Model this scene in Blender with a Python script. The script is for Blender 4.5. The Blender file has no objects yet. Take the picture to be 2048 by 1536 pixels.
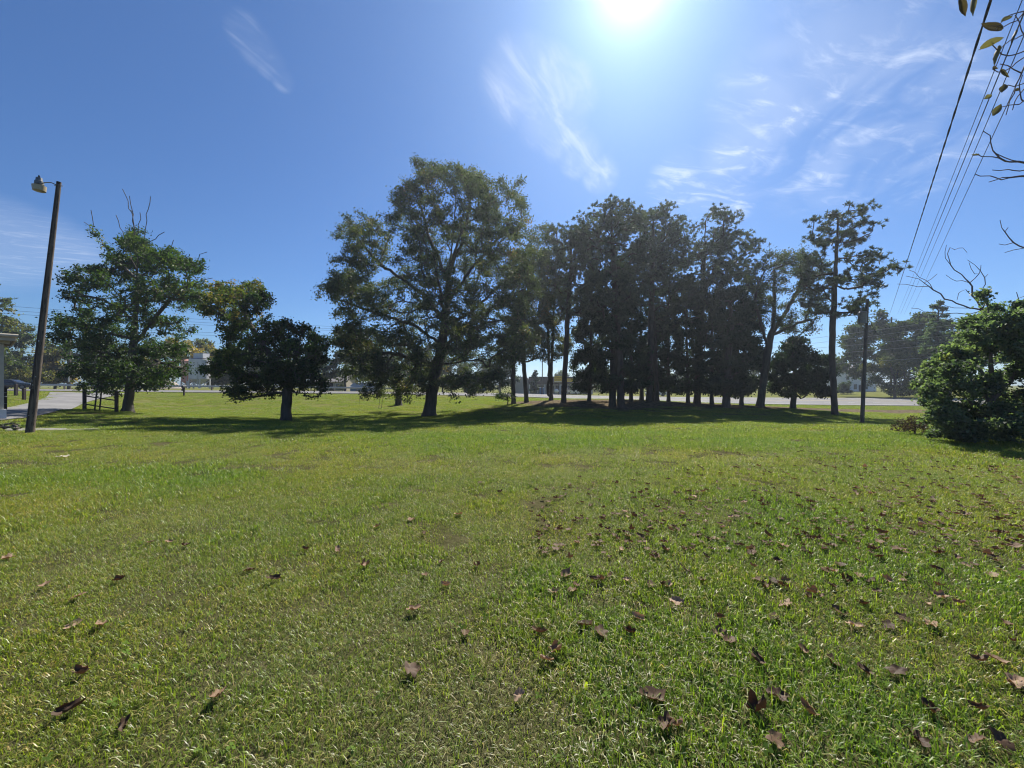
import bpy, bmesh, math, random
import numpy as np
from mathutils import Vector, Matrix

S = bpy.context.scene
C = S.collection
R = math.radians
rng = np.random.default_rng(7)
random.seed(7)

# ------------------------------------------------------------------ camera, sky, sun, exposure
F, CX, CY, EYE = 772.0, 1024.0, 768.0, 1.6        # focal length and centre in the photo's pixels, eye height in metres
cam = bpy.data.cameras.new('camera')
cam.sensor_fit = 'HORIZONTAL'
cam.angle = 2 * math.atan(1024 / F)
cam.clip_start, cam.clip_end = 0.05, 4000
camo = bpy.data.objects.new('camera', cam)
camo.location = (0, 0, EYE)
camo.rotation_euler = (R(90), 0, 0)
C.objects.link(camo)
S.camera = camo

SUN_AZ, SUN_EL = R(17.6), R(45.4)                 # azimuth clockwise from +Y
sun_dir = Vector((math.sin(SUN_AZ) * math.cos(SUN_EL), math.cos(SUN_AZ) * math.cos(SUN_EL), math.sin(SUN_EL)))
sl = bpy.data.lights.new('sun', 'SUN')
sl.energy = 5.0
sl.angle = R(0.53)
sl.color = (1.0, 0.95, 0.86)
so = bpy.data.objects.new('sun', sl)
so.rotation_euler = sun_dir.to_track_quat('Z', 'Y').to_euler()
so.location = (0, 0, 60)
C.objects.link(so)

S.view_settings.view_transform = 'Standard'
S.view_settings.look = 'None'
S.view_settings.exposure = 0.93
S.view_settings.gamma = 1.0
S.view_settings.use_curve_mapping = False
S.cycles.use_denoising = True
S.cycles.denoising_prefilter = 'ACCURATE'
S.cycles.use_adaptive_sampling = False
S.cycles.filter_width = 1.15
S.cycles.max_bounces = 6
S.cycles.diffuse_bounces = 3
S.cycles.transmission_bounces = 4
S.cycles.glossy_bounces = 2
S.cycles.transparent_max_bounces = 4
S.cycles.caustics_reflective = False
S.cycles.caustics_refractive = False
S.cycles.sample_clamp_indirect = 4.0

def pdir(px, py):
    v = np.array([(px - CX) / F, 1.0, -(py - CY) / F])
    return v / np.linalg.norm(v)

W = bpy.data.worlds.new('World')
S.world = W
W.use_nodes = True
nt = W.node_tree
nt.nodes.clear()
N, L = nt.nodes.new, nt.links.new
def wmath(op, a, b=None, clamp=False):
    n = N('ShaderNodeMath'); n.operation = op; n.use_clamp = clamp
    for i, v in enumerate((a, b)):
        if v is None: continue
        if isinstance(v, (int, float)): n.inputs[i].default_value = v
        else: L(v, n.inputs[i])
    return n.outputs[0]
def wdot(vec, d):
    n = N('ShaderNodeVectorMath'); n.operation = 'DOT_PRODUCT'
    L(vec, n.inputs[0]); n.inputs[1].default_value = tuple(d)
    return n.outputs['Value']
def wrange(v, a, b, c=0.0, d=1.0, smooth=True):
    n = N('ShaderNodeMapRange'); n.interpolation_type = 'SMOOTHSTEP' if smooth else 'LINEAR'
    L(v, n.inputs[0])
    for i, x in enumerate((a, b, c, d)): n.inputs[i + 1].default_value = x
    return n.outputs[0]
out = N('ShaderNodeOutputWorld')
bg = N('ShaderNodeBackground')
sky = N('ShaderNodeTexSky')
sky.sky_type = 'NISHITA'
sky.sun_disc = False
sky.sun_elevation = SUN_EL
sky.sun_rotation = SUN_AZ
sky.altitude = 150
sky.air_density = 1.0
sky.dust_density = 0.6
sky.ozone_density = 2.2
tc = N('ShaderNodeTexCoord')
dirv = tc.outputs['Generated']
# thin cirrus: wind-stretched noise on a plane high above, kept to the places where the wisps stand
sep = N('ShaderNodeSeparateXYZ'); L(dirv, sep.inputs[0])
zc = wmath('MAXIMUM', sep.outputs[2], 0.05)
comb = N('ShaderNodeCombineXYZ')
L(wmath('DIVIDE', sep.outputs[0], zc), comb.inputs[0]); L(wmath('DIVIDE', sep.outputs[1], zc), comb.inputs[1])
def cloud_noise(rot, scale, sx, sy, det=7.0, lo=.5, hi=.72, dist=.6):
    m0 = N('ShaderNodeMapping'); L(comb.outputs[0], m0.inputs[0]); m0.inputs['Rotation'].default_value = (0, 0, -rot)
    mp = N('ShaderNodeMapping'); L(m0.outputs[0], mp.inputs[0]); mp.inputs['Scale'].default_value = (sx, sy, 1)
    nz = N('ShaderNodeTexNoise'); L(mp.outputs[0], nz.inputs['Vector'])
    nz.inputs['Scale'].default_value = scale; nz.inputs['Detail'].default_value = det; nz.inputs['Roughness'].default_value = .62
    nz.inputs['Distortion'].default_value = dist
    return wrange(nz.outputs[0], lo, hi)
wispA = cloud_noise(R(20), 3.6, 1.0, 2.8, 10, .46, .76, .9)
wispB = cloud_noise(R(62), 3.2, 1.0, 3.4, 10, .42, .76, .8)
def blob(points, width):
    """soft tube of directions along a polyline of sky points"""
    acc = None
    for (a, b, w) in points:
        d = pdir(a, b)
        m = wrange(wdot(dirv, d), math.cos(R(w * width)), 1.0)
        acc = m if acc is None else wmath('MAXIMUM', acc, m)
    return acc
mA = blob([(1040, 165, 4.6), (1090, 180, 4.4), (1140, 188, 3.4), (1090, 235, 3.6), (1125, 270, 3.2), (1160, 310, 2.8), (1200, 350, 2.4)], 1.15)
mB = blob([(1590, 190, 8), (1680, 220, 9), (1780, 250, 8), (1540, 285, 6), (1650, 290, 7), (1480, 330, 5)], 1.15)
mC = blob([(1360, 365, 4), (1410, 380, 3.6), (1460, 402, 3)], 1.1)
mD = blob([(490, 65, 2.0), (515, 95, 2.1), (540, 125, 1.8), (566, 160, 1.3)], 1.0)
mE = blob([(-60, 480, 5), (20, 490, 4.5), (90, 500, 4), (150, 508, 3)], 1.0)
patchy = cloud_noise(R(70), 1.7, 1.0, 1.3, 3, .36, .66, .8)
cl = wmath('MULTIPLY', mA, wmath('ADD', wmath('MULTIPLY', wispB, .40), .13))
cl = wmath('MAXIMUM', cl, wmath('MULTIPLY', mB, wmath('MULTIPLY', patchy, wmath('ADD', wmath('MULTIPLY', wispA, .62), .2))))
cl = wmath('MAXIMUM', cl, wmath('MULTIPLY', mC, wmath('ADD', wmath('MULTIPLY', wispA, .58), .08)))
cl = wmath('MAXIMUM', cl, wmath('MULTIPLY', mD, wmath('ADD', wmath('MULTIPLY', wispB, .24), .03)))
cl = wmath('MAXIMUM', cl, wmath('MULTIPLY', mE, wmath('ADD', wmath('MULTIPLY', wispA, .22), .14)))
# aureole: air brightens steeply towards the sun
sd = wdot(dirv, sun_dir)
ang = wmath('ARCCOSINE', wmath('MINIMUM', sd, 0.999999))
au = wmath('POWER', 2.718, wmath('MULTIPLY', ang, -17.0))
au2 = wmath('POWER', 2.718, wmath('MULTIPLY', ang, -2.6))
SKY_TINT = (0.55, 0.82, 1.18, 1)
tint = N('ShaderNodeMix'); tint.data_type = 'RGBA'; tint.blend_type = 'MULTIPLY'
tint.inputs['Factor'].default_value = 1.0
L(sky.outputs[0], tint.inputs['A']); tint.inputs['B'].default_value = SKY_TINT
def addcol(base, fac, col):
    m = N('ShaderNodeMix'); m.data_type = 'RGBA'; m.blend_type = 'ADD'
    L(fac, m.inputs['Factor']); L(base, m.inputs['A']); m.inputs['B'].default_value = col
    return m.outputs['Result']
base = addcol(tint.outputs['Result'], au, (3.5, 5.2, 5.8, 1))
au3 = wmath('POWER', 2.718, wmath('MULTIPLY', ang, -34.0))
base = addcol(base, au3, (26.0, 28.0, 28.0, 1))
base = addcol(base, au2, (.10, .55, 1.5, 1))
cmix = N('ShaderNodeMix'); cmix.data_type = 'RGBA'
L(wmath('MULTIPLY', cl, .95), cmix.inputs['Factor']); L(base, cmix.inputs['A']); cmix.inputs['B'].default_value = (10.0, 11.0, 12.6, 1)
L(cmix.outputs['Result'], bg.inputs[0])
bg.inputs[1].default_value = 0.05
L(bg.outputs[0], out.inputs[0])

# ------------------------------------------------------------------ helpers
def mesh_np(name, verts, faces, mat=None, attrs=None, smooth=False):
    """verts (n,3); faces: list of (m,k) index arrays"""
    me = bpy.data.meshes.new(name)
    verts = np.asarray(verts, dtype=np.float32)
    if not isinstance(faces, (list, tuple)): faces = [faces]
    faces = [np.asarray(f, dtype=np.int32) for f in faces if len(f)]
    me.vertices.add(len(verts)); me.vertices.foreach_set('co', verts.ravel())
    nl = sum(f.size for f in faces); npoly = sum(len(f) for f in faces)
    me.loops.add(nl); me.polygons.add(npoly)
    me.loops.foreach_set('vertex_index', np.concatenate([f.ravel() for f in faces]))
    starts, o = [], 0
    for f in faces:
        starts.append(o + np.arange(len(f)) * f.shape[1]); o += f.size
    me.polygons.foreach_set('loop_start', np.concatenate(starts).astype(np.int32))
    me.update(calc_edges=True)
    if smooth: me.polygons.foreach_set('use_smooth', np.ones(npoly, dtype=bool))
    for k, v in (attrs or {}).items():
        a = me.attributes.new(k, 'FLOAT', 'POINT'); a.data.foreach_set('value', np.asarray(v, dtype=np.float32))
    if mat: me.materials.append(mat)
    return me
def link(name, data, parent=None, loc=None):
    o = bpy.data.objects.new(name, data); C.objects.link(o)
    if parent is not None: o.parent = parent
    if loc is not None: o.location = loc
    return o
def tag(o, label, cat, group=None):
    o['label'] = label; o['category'] = cat
    if group: o['group'] = group
    return o
def thing(name, label, cat, loc=(0, 0, 0), rz=0, group=None):
    o = link(name, None, None, loc); o.rotation_euler = (0, 0, rz); o.empty_display_size = .2
    return tag(o, label, cat, group)

class MB:
    """collects boxes, tubes and lathes into one mesh"""
    def __init__(s): s.v = []; s.f = {}; s.n = 0
    def add(s, v, faces):
        v = np.asarray(v, float)
        for f in faces: s.f.setdefault(len(f), []).append([i + s.n for i in f])
        s.v.append(v); s.n += len(v); return s
    def box(s, c, d, rz=0, top=1.0):
        x, y, z = d[0] / 2, d[1] / 2, d[2] / 2
        v = np.array([[-x, -y, -z], [x, -y, -z], [x, y, -z], [-x, y, -z], [-x * top, -y * top, z], [x * top, -y * top, z], [x * top, y * top, z], [-x * top, y * top, z]])
        if rz: v = v @ np.array([[math.cos(rz), math.sin(rz), 0], [-math.sin(rz), math.cos(rz), 0], [0, 0, 1]])
        return s.add(v + np.array(c), [(3, 2, 1, 0), (4, 5, 6, 7), (0, 1, 5, 4), (1, 2, 6, 5), (2, 3, 7, 6), (3, 0, 4, 7)])
    def tube(s, pts, rad, n=8, cap=True):
        pts = np.asarray(pts, float); m = len(pts)
        rad = np.full(m, rad) if np.isscalar(rad) else np.asarray(rad, float)
        d = np.gradient(pts, axis=0); d /= np.linalg.norm(d, axis=1)[:, None] + 1e-9
        ref = np.array([0, 0, 1.0]) if abs(d[:, 2]).mean() < .8 else np.array([1.0, 0, 0])
        a = np.cross(d, ref); a /= np.linalg.norm(a, axis=1)[:, None] + 1e-9
        b = np.cross(d, a)
        t = np.arange(n) / n * 2 * math.pi
        v = pts[:, None] + rad[:, None, None] * (np.cos(t)[None, :, None] * a[:, None] + np.sin(t)[None, :, None] * b[:, None])
        fs = [(i * n + j, i * n + (j + 1) % n, (i + 1) * n + (j + 1) % n, (i + 1) * n + j) for i in range(m - 1) for j in range(n)]
        if cap: fs += [tuple(range(n - 1, -1, -1)), tuple((m - 1) * n + j for j in range(n))]
        return s.add(v.reshape(-1, 3), fs)
    def lathe(s, prof, c=(0, 0, 0), n=20):
        t = np.arange(n) / n * 2 * math.pi
        v = np.array([[r * math.cos(a) + c[0], r * math.sin(a) + c[1], z + c[2]] for r, z in prof for a in t])
        m = len(prof)
        fs = [(i * n + j, i * n + (j + 1) % n, (i + 1) * n + (j + 1) % n, (i + 1) * n + j) for i in range(m - 1) for j in range(n)]
        fs += [tuple(range(n - 1, -1, -1)), tuple((m - 1) * n + j for j in range(n))]
        return s.add(v, fs)
    def prism(s, poly, axis_vec, base=(0, 0, 0)):
        """closed polygon of 3-D points swept along axis_vec"""
        p = np.asarray(poly, float) + np.array(base); q = p + np.array(axis_vec); n = len(p)
        return s.add(np.vstack([p, q]), [tuple(range(n - 1, -1, -1)), tuple(range(n, 2 * n))] + [(i, (i + 1) % n, n + (i + 1) % n, n + i) for i in range(n)])
    def mesh(s, name, mat, smooth=False):
        me = bpy.data.meshes.new(name)
        me.from_pydata(np.vstack(s.v).tolist(), [], [f for k in s.f for f in s.f[k]])
        if smooth:
            me.polygons.foreach_set('use_smooth', np.ones(len(me.polygons), dtype=bool))
            me.set_sharp_from_angle(angle=R(40))
        me.materials.append(mat); me.update()
        return me
    def build(s, name, mat, parent=None, smooth=False):
        return link(name, s.mesh(name, mat, smooth), parent)

# ---- materials
def new_mat(name):
    m = bpy.data.materials.new(name); m.use_nodes = True
    t = m.node_tree; t.nodes.clear()
    o = t.nodes.new('ShaderNodeOutputMaterial')
    return m, t, o
def mixc(t, fac, a, b, blend='MIX'):
    n = t.nodes.new('ShaderNodeMix'); n.data_type = 'RGBA'; n.blend_type = blend
    for k, v in (('Factor', fac), ('A', a), ('B', b)):
        if isinstance(v, (int, float)): n.inputs[k].default_value = v
        elif isinstance(v, tuple): n.inputs[k].default_value = v if len(v) == 4 else (*v, 1)
        else: t.links.new(v, n.inputs[k])
    return n.outputs['Result']
def noise(t, scale, detail=4, rough=.55, vec=None, lo=None, hi=None, stretch=None):
    if vec is None: vec = t.nodes.new('ShaderNodeNewGeometry').outputs['Position']
    if stretch:
        mp = t.nodes.new('ShaderNodeMapping'); t.links.new(vec, mp.inputs[0]); mp.inputs['Scale'].default_value = stretch; vec = mp.outputs[0]
    n = t.nodes.new('ShaderNodeTexNoise'); t.links.new(vec, n.inputs['Vector'])
    n.inputs['Scale'].default_value = scale; n.inputs['Detail'].default_value = detail; n.inputs['Roughness'].default_value = rough
    o = n.outputs[0]
    if lo is not None:
        r = t.nodes.new('ShaderNodeMapRange'); r.interpolation_type = 'SMOOTHSTEP'; t.links.new(o, r.inputs[0])
        r.inputs[1].default_value = lo; r.inputs[2].default_value = hi; o = r.outputs[0]
    return o
def attr(t, name):
    n = t.nodes.new('ShaderNodeAttribute'); n.attribute_name = name
    return n.outputs['Fac']
def ramp(t, fac, stops):
    n = t.nodes.new('ShaderNodeValToRGB'); t.links.new(fac, n.inputs[0])
    e = n.color_ramp.elements
    while len(e) < len(stops): e.new(.5)
    for i, (p, c) in enumerate(stops): e[i].position = p; e[i].color = (*c, 1)
    return n.outputs[0]
def bump(t, h, strength=.4, dist=.02):
    b = t.nodes.new('ShaderNodeBump'); t.links.new(h, b.inputs['Height']); b.inputs['Strength'].default_value = strength; b.inputs['Distance'].default_value = dist
    return b.outputs[0]
def rough_mat(name, c1, c2, scale=8, rough=.7, metal=0.0, bstr=.3, bdist=.01, stretch=None, objspace=True, spec=.4):
    m, t, o = new_mat(name)
    p = t.nodes.new('ShaderNodeBsdfPrincipled'); t.links.new(p.outputs[0], o.inputs[0])
    vec = t.nodes.new('ShaderNodeTexCoord').outputs['Object'] if objspace else None
    f = noise(t, scale, 5, .6, vec, .32, .68, stretch)
    f2 = noise(t, scale * 6, 3, .6, vec, None, None, stretch)
    t.links.new(mixc(t, .35, mixc(t, f, c1, c2), mixc(t, f2, c1, c2)), p.inputs['Base Color'])
    p.inputs['Roughness'].default_value = rough; p.inputs['Metallic'].default_value = metal
    p.inputs['Specular IOR Level'].default_value = spec
    if bstr: t.links.new(bump(t, f2, bstr, bdist), p.inputs['Normal'])
    return m
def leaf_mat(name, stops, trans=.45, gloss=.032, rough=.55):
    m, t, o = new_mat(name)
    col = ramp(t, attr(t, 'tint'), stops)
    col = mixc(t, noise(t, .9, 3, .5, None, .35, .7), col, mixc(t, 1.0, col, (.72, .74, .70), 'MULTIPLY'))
    d = t.nodes.new('ShaderNodeBsdfDiffuse'); t.links.new(col, d.inputs[0])
    tr = t.nodes.new('ShaderNodeBsdfTranslucent'); t.links.new(mixc(t, 1.0, col, (1.25, 1.35, .55), 'MULTIPLY'), tr.inputs[0])
    mx = t.nodes.new('ShaderNodeMixShader'); mx.inputs[0].default_value = trans
    t.links.new(d.outputs[0], mx.inputs[1]); t.links.new(tr.outputs[0], mx.inputs[2])
    g = t.nodes.new('ShaderNodeBsdfGlossy'); g.inputs['Roughness'].default_value = rough
    m2 = t.nodes.new('ShaderNodeMixShader'); m2.inputs[0].default_value = gloss
    t.links.new(mx.outputs[0], m2.inputs[1]); t.links.new(g.outputs[0], m2.inputs[2])
    t.links.new(m2.outputs[0], o.inputs[0])
    return m

M = {}
M['bark'] = rough_mat('bark', (.045, .038, .032), (.11, .095, .08), 5, .9, 0, .8, .03, (1, 1, .25))
M['pine_bark'] = rough_mat('pine bark', (.045, .033, .027), (.095, .072, .058), 5, .9, 0, .8, .03, (1, 1, .3))
M['dead_wood'] = rough_mat('dead wood', (.10, .075, .075), (.19, .15, .145), 6, .85, 0, .4, .01, (1, 1, .3))
M['pole_wood'] = rough_mat('weathered pole wood', (.075, .056, .042), (.175, .135, .105), 7, .85, 0, .6, .01, (1, 1, .05))
def pole_mat():
    m, t, o = new_mat('weathered pole')
    p = t.nodes.new('ShaderNodeBsdfPrincipled'); t.links.new(p.outputs[0], o.inputs[0])
    vec = t.nodes.new('ShaderNodeTexCoord').outputs['Object']
    a = noise(t, 22, 5, .7, vec, .35, .65, (1, 1, .035)); b = noise(t, 60, 4, .7, vec, .54, .62, (1, 1, .02)); c = noise(t, 1.1, 4, .6, vec, .35, .65); e = noise(t, 5, 2, .5, vec, .66, .70, (1, 1, .6))
    col = mixc(t, a, (.085, .066, .052), (.20, .16, .125)); col = mixc(t, mixc(t, .5, (0, 0, 0), c), col, (.10, .085, .075)); col = mixc(t, b, col, (.025, .019, .015)); col = mixc(t, e, col, (.045, .03, .022))
    t.links.new(col, p.inputs['Base Color']); p.inputs['Roughness'].default_value = .88; p.inputs['Specular IOR Level'].default_value = .2
    t.links.new(bump(t, b, -.8, .02), p.inputs['Normal'])
    return m
M['pole_wood'] = pole_mat()
M['dark_wood'] = rough_mat('dark stained wood', (.022, .015, .013), (.05, .035, .03), 7, .8, 0, .4, .01, (1, 1, .1))
M['road'] = rough_mat('worn concrete road', (.12, .118, .115), (.165, .16, .155), .35, .85, 0, .1, .004, None, False, .15)
M['drive'] = rough_mat('driveway asphalt', (.13, .125, .12), (.22, .21, .20), .5, .85, 0, .25, .01, None, False)
M['concrete'] = rough_mat('pale concrete', (.15, .145, .12), (.24, .23, .20), 9, .95, 0, .2, .01)
M['paint_white'] = rough_mat('road paint white', (.62, .62, .60), (.75, .75, .73), 3, .6, 0, 0)
M['paint_yellow'] = rough_mat('road paint yellow', (.55, .38, .05), (.65, .45, .08), 3, .6, 0, 0)
M['steel'] = rough_mat('galvanised steel', (.38, .39, .40), (.52, .53, .54), 4, .38, .8, .05, .002)
M['alu'] = rough_mat('cast aluminium', (.13, .13, .125), (.20, .20, .19), 9, .45, .6, .05, .002)
M['lens'] = rough_mat('yellowed lamp lens', (.34, .28, .17), (.44, .37, .24), 20, .25, 0, 0)
M['black'] = rough_mat('black paint', (.012, .012, .013), (.02, .02, .022), 6, .5, 0, 0)
M['rubber'] = rough_mat('rubber', (.015, .015, .015), (.025, .025, .025), 12, .8, 0, 0)
M['cable'] = rough_mat('cable sheath', (.018, .016, .02), (.035, .03, .038), 20, .6, 0, 0)
M['white_paint'] = rough_mat('white paint', (.62, .62, .62), (.75, .75, .75), 2, .5, 0, .05, .003)
M['silo_white'] = rough_mat('silo white paint', (.48, .48, .50), (.62, .62, .64), 1.2, .5, .1, .05, .003, (1, 1, .3))
M['silo_red'] = rough_mat('rusty pink silo paint', (.42, .17, .12), (.52, .30, .24), 1.0, .65, 0, .1, .004, (1, 1, .3))
M['gravel_heap'] = rough_mat('gravel heap', (.24, .20, .17), (.40, .35, .31), 2.5, .95, 0, .8, .08)
M['shingle'] = rough_mat('grey shingles', (.16, .15, .155), (.24, .225, .23), 3, .9, 0, .4, .02)
M['beige'] = rough_mat('beige siding', (.36, .31, .25), (.43, .38, .31), 3, .8, 0, .1, .01)
M['tan_trim'] = rough_mat('tan trim', (.44, .38, .29), (.54, .48, .38), 4, .6, 0, .05, .003)
M['brown_metal'] = rough_mat('brown metal cladding', (.07, .05, .045), (.10, .075, .068), 3, .5, .1, .05, .004)
M['grey_metal'] = rough_mat('grey metal wall', (.40, .40, .40), (.48, .48, .48), 2, .5, .1, .05, .004)
M['glass'] = rough_mat('dark glazing', (.018, .022, .028), (.03, .035, .042), 3, .08, 0, 0, spec=.8)
M['sign_yellow'] = rough_mat('sign yellow', (.72, .48, .02), (.80, .55, .03), 3, .5, 0, 0)
M['letter_black'] = rough_mat('letter black', (.01, .01, .01), (.015, .015, .015), 3, .6, 0, 0)
M['car_grey'] = rough_mat('silver grey car paint', (.24, .25, .28), (.27, .28, .31), 2, .25, .7, 0)
M['car_white'] = rough_mat('white car paint', (.70, .70, .70), (.76, .76, .76), 2, .25, 0, 0, spec=.7)
M['car_dark'] = rough_mat('dark car paint', (.02, .022, .025), (.03, .032, .036), 2, .25, .3, 0, spec=.7)
M['lamp_red'] = rough_mat('tail lamp red', (.35, .02, .02), (.4, .03, .03), 3, .2, 0, 0)
M['lamp_clear'] = rough_mat('lamp clear', (.75, .75, .75), (.85, .85, .85), 3, .15, 0, 0)
M['blue_metal'] = rough_mat('blue painted metal', (.05, .12, .30), (.07, .16, .38), 3, .5, 0, 0)
M['ceramic'] = rough_mat('porcelain', (.25, .22, .20), (.32, .29, .27), 8, .25, 0, 0)

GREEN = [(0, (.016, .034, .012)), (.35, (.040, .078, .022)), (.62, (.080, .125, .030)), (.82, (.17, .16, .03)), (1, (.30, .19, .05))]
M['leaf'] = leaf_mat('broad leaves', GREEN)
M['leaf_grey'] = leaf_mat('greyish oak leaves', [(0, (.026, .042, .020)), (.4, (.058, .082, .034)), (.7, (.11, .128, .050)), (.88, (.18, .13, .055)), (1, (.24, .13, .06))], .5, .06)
M['leaf_yellow'] = leaf_mat('yellowing leaves', [(0, (.035, .055, .016)), (.4, (.12, .13, .030)), (.75, (.25, .20, .04)), (1, (.38, .25, .05))], .52)
M['needle'] = leaf_mat('pine needles', [(0, (.018, .034, .016)), (.5, (.046, .070, .030)), (1, (.10, .125, .05))], .42, .09, .45)
M['cedar'] = leaf_mat('cedar foliage', [(0, (.013, .028, .013)), (.5, (.030, .054, .022)), (1, (.065, .088, .036))], .35, .05)
M['vine'] = leaf_mat('vine leaves', [(0, (.055, .090, .064)), (.45, (.13, .185, .115)), (.8, (.20, .26, .155)), (1, (.30, .29, .07))], .6, .035, .5)
M['dry_brown'] = leaf_mat('withered leaves', [(0, (.03, .02, .018)), (.5, (.085, .058, .046)), (1, (.17, .12, .085))], .25, .0)
M['far_leaf'] = leaf_mat('far foliage', [(0, (.035, .058, .026)), (.5, (.085, .11, .040)), (1, (.22, .20, .06))], .5)

# ------------------------------------------------------------------ terrain
def P(px, py, d):
    return np.array([(px - CX) / F * d, d, EYE - (py - CY) / F * d])
near_edge = [(-900, 781, 33), (-400, 782, 40), (0, 782, 46), (250, 784, 50), (500, 786, 55), (750, 788, 60), (1000, 793, 64), (1200, 800, 62), (1400, 806, 58), (1600, 810, 54), (1800, 812, 50), (2050, 814, 46), (2500, 816, 38), (3200, 818, 30)]
far_y = [778, 778, 778.5, 780.5, 782, 784, 787, 792, 795, 796, 797, 798, 799, 800]
NE = np.array([P(*p) for p in near_edge])
FE = np.array([P(a[0], fy, (EYE - z) * F / (fy - CY)) for a, fy, z in zip(near_edge, far_y, NE[:, 2])])
ctrl = [(x, y, 0) for x in (-30, -10, 0, 10, 30) for y in (-25, -6)] + [(x, 4, 0) for x in (-12, -4, 0, 4, 12)]
ctrl += [(-5, 9, -.03), (0, 9, -.03), (6, 9, -.04)]
for p in [(58, 866, 13), (-400, 850, 15), (500, 868, 13), (1024, 870, 13), (1500, 873, 13), (1950, 886, 11), (2500, 880, 12),
          (300, 848, 20), (700, 849, 20), (1024, 849, 20), (1400, 850, 20), (1700, 852, 20), (2100, 850, 20),
          (570, 842, 26), (1724, 846, 28), (1200, 838, 28), (255, 826, 30), (170, 820, 28), (-50, 822, 26), (2100, 836, 28),
          (857, 832, 34), (1670, 830, 34), (1000, 826, 34), (1225, 816, 38), (1130, 805, 41), (1298, 803, 42), (1452, 816, 38), (1380, 806, 44), (1520, 813, 40),
          (400, 815, 40), (600, 818, 40), (780, 816, 42), (1724, 829, 37), (1850, 828, 38),
          (0, 800, 36), (1000, 799, 55)]:
    ctrl.append(tuple(P(*p)))
ctrl += [tuple(v) for v in NE] + [tuple(v) for v in FE]
for p in [(200, 778, 85), (400, 777, 90), (700, 783, 100), (1050, 789, 110), (1150, 789, 110), (1400, 786, 120), (1715, 784, 115), (2100, 786, 110)]:
    ctrl.append(tuple(P(*p)))
for x in (-900, -450, -150, 0, 150, 450, 900):
    ctrl += [(x, 260, -.6), (x, 900, -.6)]
for y in (-25, 40, 110): ctrl += [(-260, y, .4), (260, y, -1.2)]
ctrl = np.array(ctrl)
def _U(r2): return r2 * np.log(r2 + 1e-9) * .5
SC = 60.0
_A = ctrl[:, :2] / SC
_n = len(_A)
_K = _U(((_A[:, None] - _A[None]) ** 2).sum(-1)) + np.eye(_n) * 2e-4
_Pm = np.hstack([np.ones((_n, 1)), _A])
_sys = np.vstack([np.hstack([_K, _Pm]), np.hstack([_Pm.T, np.zeros((3, 3))])])
_w = np.linalg.solve(_sys, np.concatenate([ctrl[:, 2], np.zeros(3)]))
def ground(x, y):
    q = np.stack([np.atleast_1d(np.asarray(x, float)).ravel(), np.atleast_1d(np.asarray(y, float)).ravel()], 1) / SC
    o = np.empty(len(q))
    for i in range(0, len(q), 20000):
        s = q[i:i + 20000]
        o[i:i + 20000] = _U(((s[:, None] - _A[None]) ** 2).sum(-1)) @ _w[:_n] + _w[_n] + s @ _w[_n + 1:]
    return o
def g1(x, y): return float(ground([x], [y])[0])
def on(px, d, lift=0.0):
    x = (px - CX) / F * d
    return np.array([x, d, g1(x, d) + lift])
def hit(px, py, lo=1.2, hi=75.0):
    """where the view ray through a photo point meets the ground"""
    ds = np.linspace(lo, hi, 900)
    xs = (px - CX) / F * ds
    dz = EYE - (py - CY) / F * ds - ground(xs, ds)
    k = int(np.argmax(dz < 0)) if (dz < 0).any() else len(ds) - 1
    return np.array([xs[k], ds[k], g1(xs[k], ds[k])])

def in_poly(x, y, poly):
    r = np.zeros(len(x), bool); n = len(poly)
    for i in range(n):
        x1, y1 = poly[i][:2]; x2, y2 = poly[(i + 1) % n][:2]
        c = ((y1 > y) != (y2 > y)) & (x < (x2 - x1) * (y - y1) / (y2 - y1 + 1e-12) + x1)
        r ^= c
    return r
road_poly = [tuple(p[:2]) for p in NE] + [tuple(p[:2]) for p in FE[::-1]]
DL = [hit(100, 785), hit(92, 795), hit(60, 806), hit(0, 818), hit(-160, 830), hit(-500, 846)]
DR = [hit(262, 787), hit(205, 797), hit(160, 811), hit(105, 826), hit(0, 842), hit(-300, 862)]
drive_poly = [tuple(p[:2]) for p in DL] + [tuple(p[:2]) for p in DR[::-1]]
strip_px = [(10, 857.5), (80, 857.8), (150, 858.5), (200, 859.5), (150, 861.5), (80, 863), (10, 864)]
strip_poly = [tuple(hit(*p)[:2]) for p in strip_px]

def axis(segs):
    a = []
    for lo, hi, st in segs: a += list(np.arange(lo, hi, st))
    return np.array(a + [segs[-1][1]])
gx = axis([(-700, -300, 100), (-300, -90, 15), (-90, -45, 3), (-45, 70, 1.0), (70, 120, 4), (120, 300, 15), (300, 700, 100)])
gy = axis([(-30, 0, 3), (0, 90, .8), (90, 150, 4), (150, 300, 15), (300, 900, 100)])
GX, GY = np.meshgrid(gx, gy)
GZ = ground(GX.ravel(), GY.ravel()).reshape(GX.shape)
far_f = np.clip((np.maximum(np.abs(GX), GY) - 200) / 100, 0, 1)
GZ = GZ * (1 - far_f) + (-.6) * far_f
idx = np.arange(GX.size).reshape(GX.shape)
gf = np.stack([idx[:-1, :-1], idx[:-1, 1:], idx[1:, 1:], idx[1:, :-1]], -1).reshape(-1, 4)
def vnoise(x, y, s, seed=0):
    r = np.random.default_rng(seed); o = np.zeros(len(x))
    for k in range(5):
        f = s * (1.7 ** k); a, p1, p2 = r.uniform(0, 6.28, 3)
        o += np.sin(x * f * math.cos(a) + y * f * math.sin(a) + p1) * np.sin(-x * f * math.sin(a) * 1.3 + y * f * math.cos(a) + p2) / (1.35 ** k)
    return o / 2.2
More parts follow.
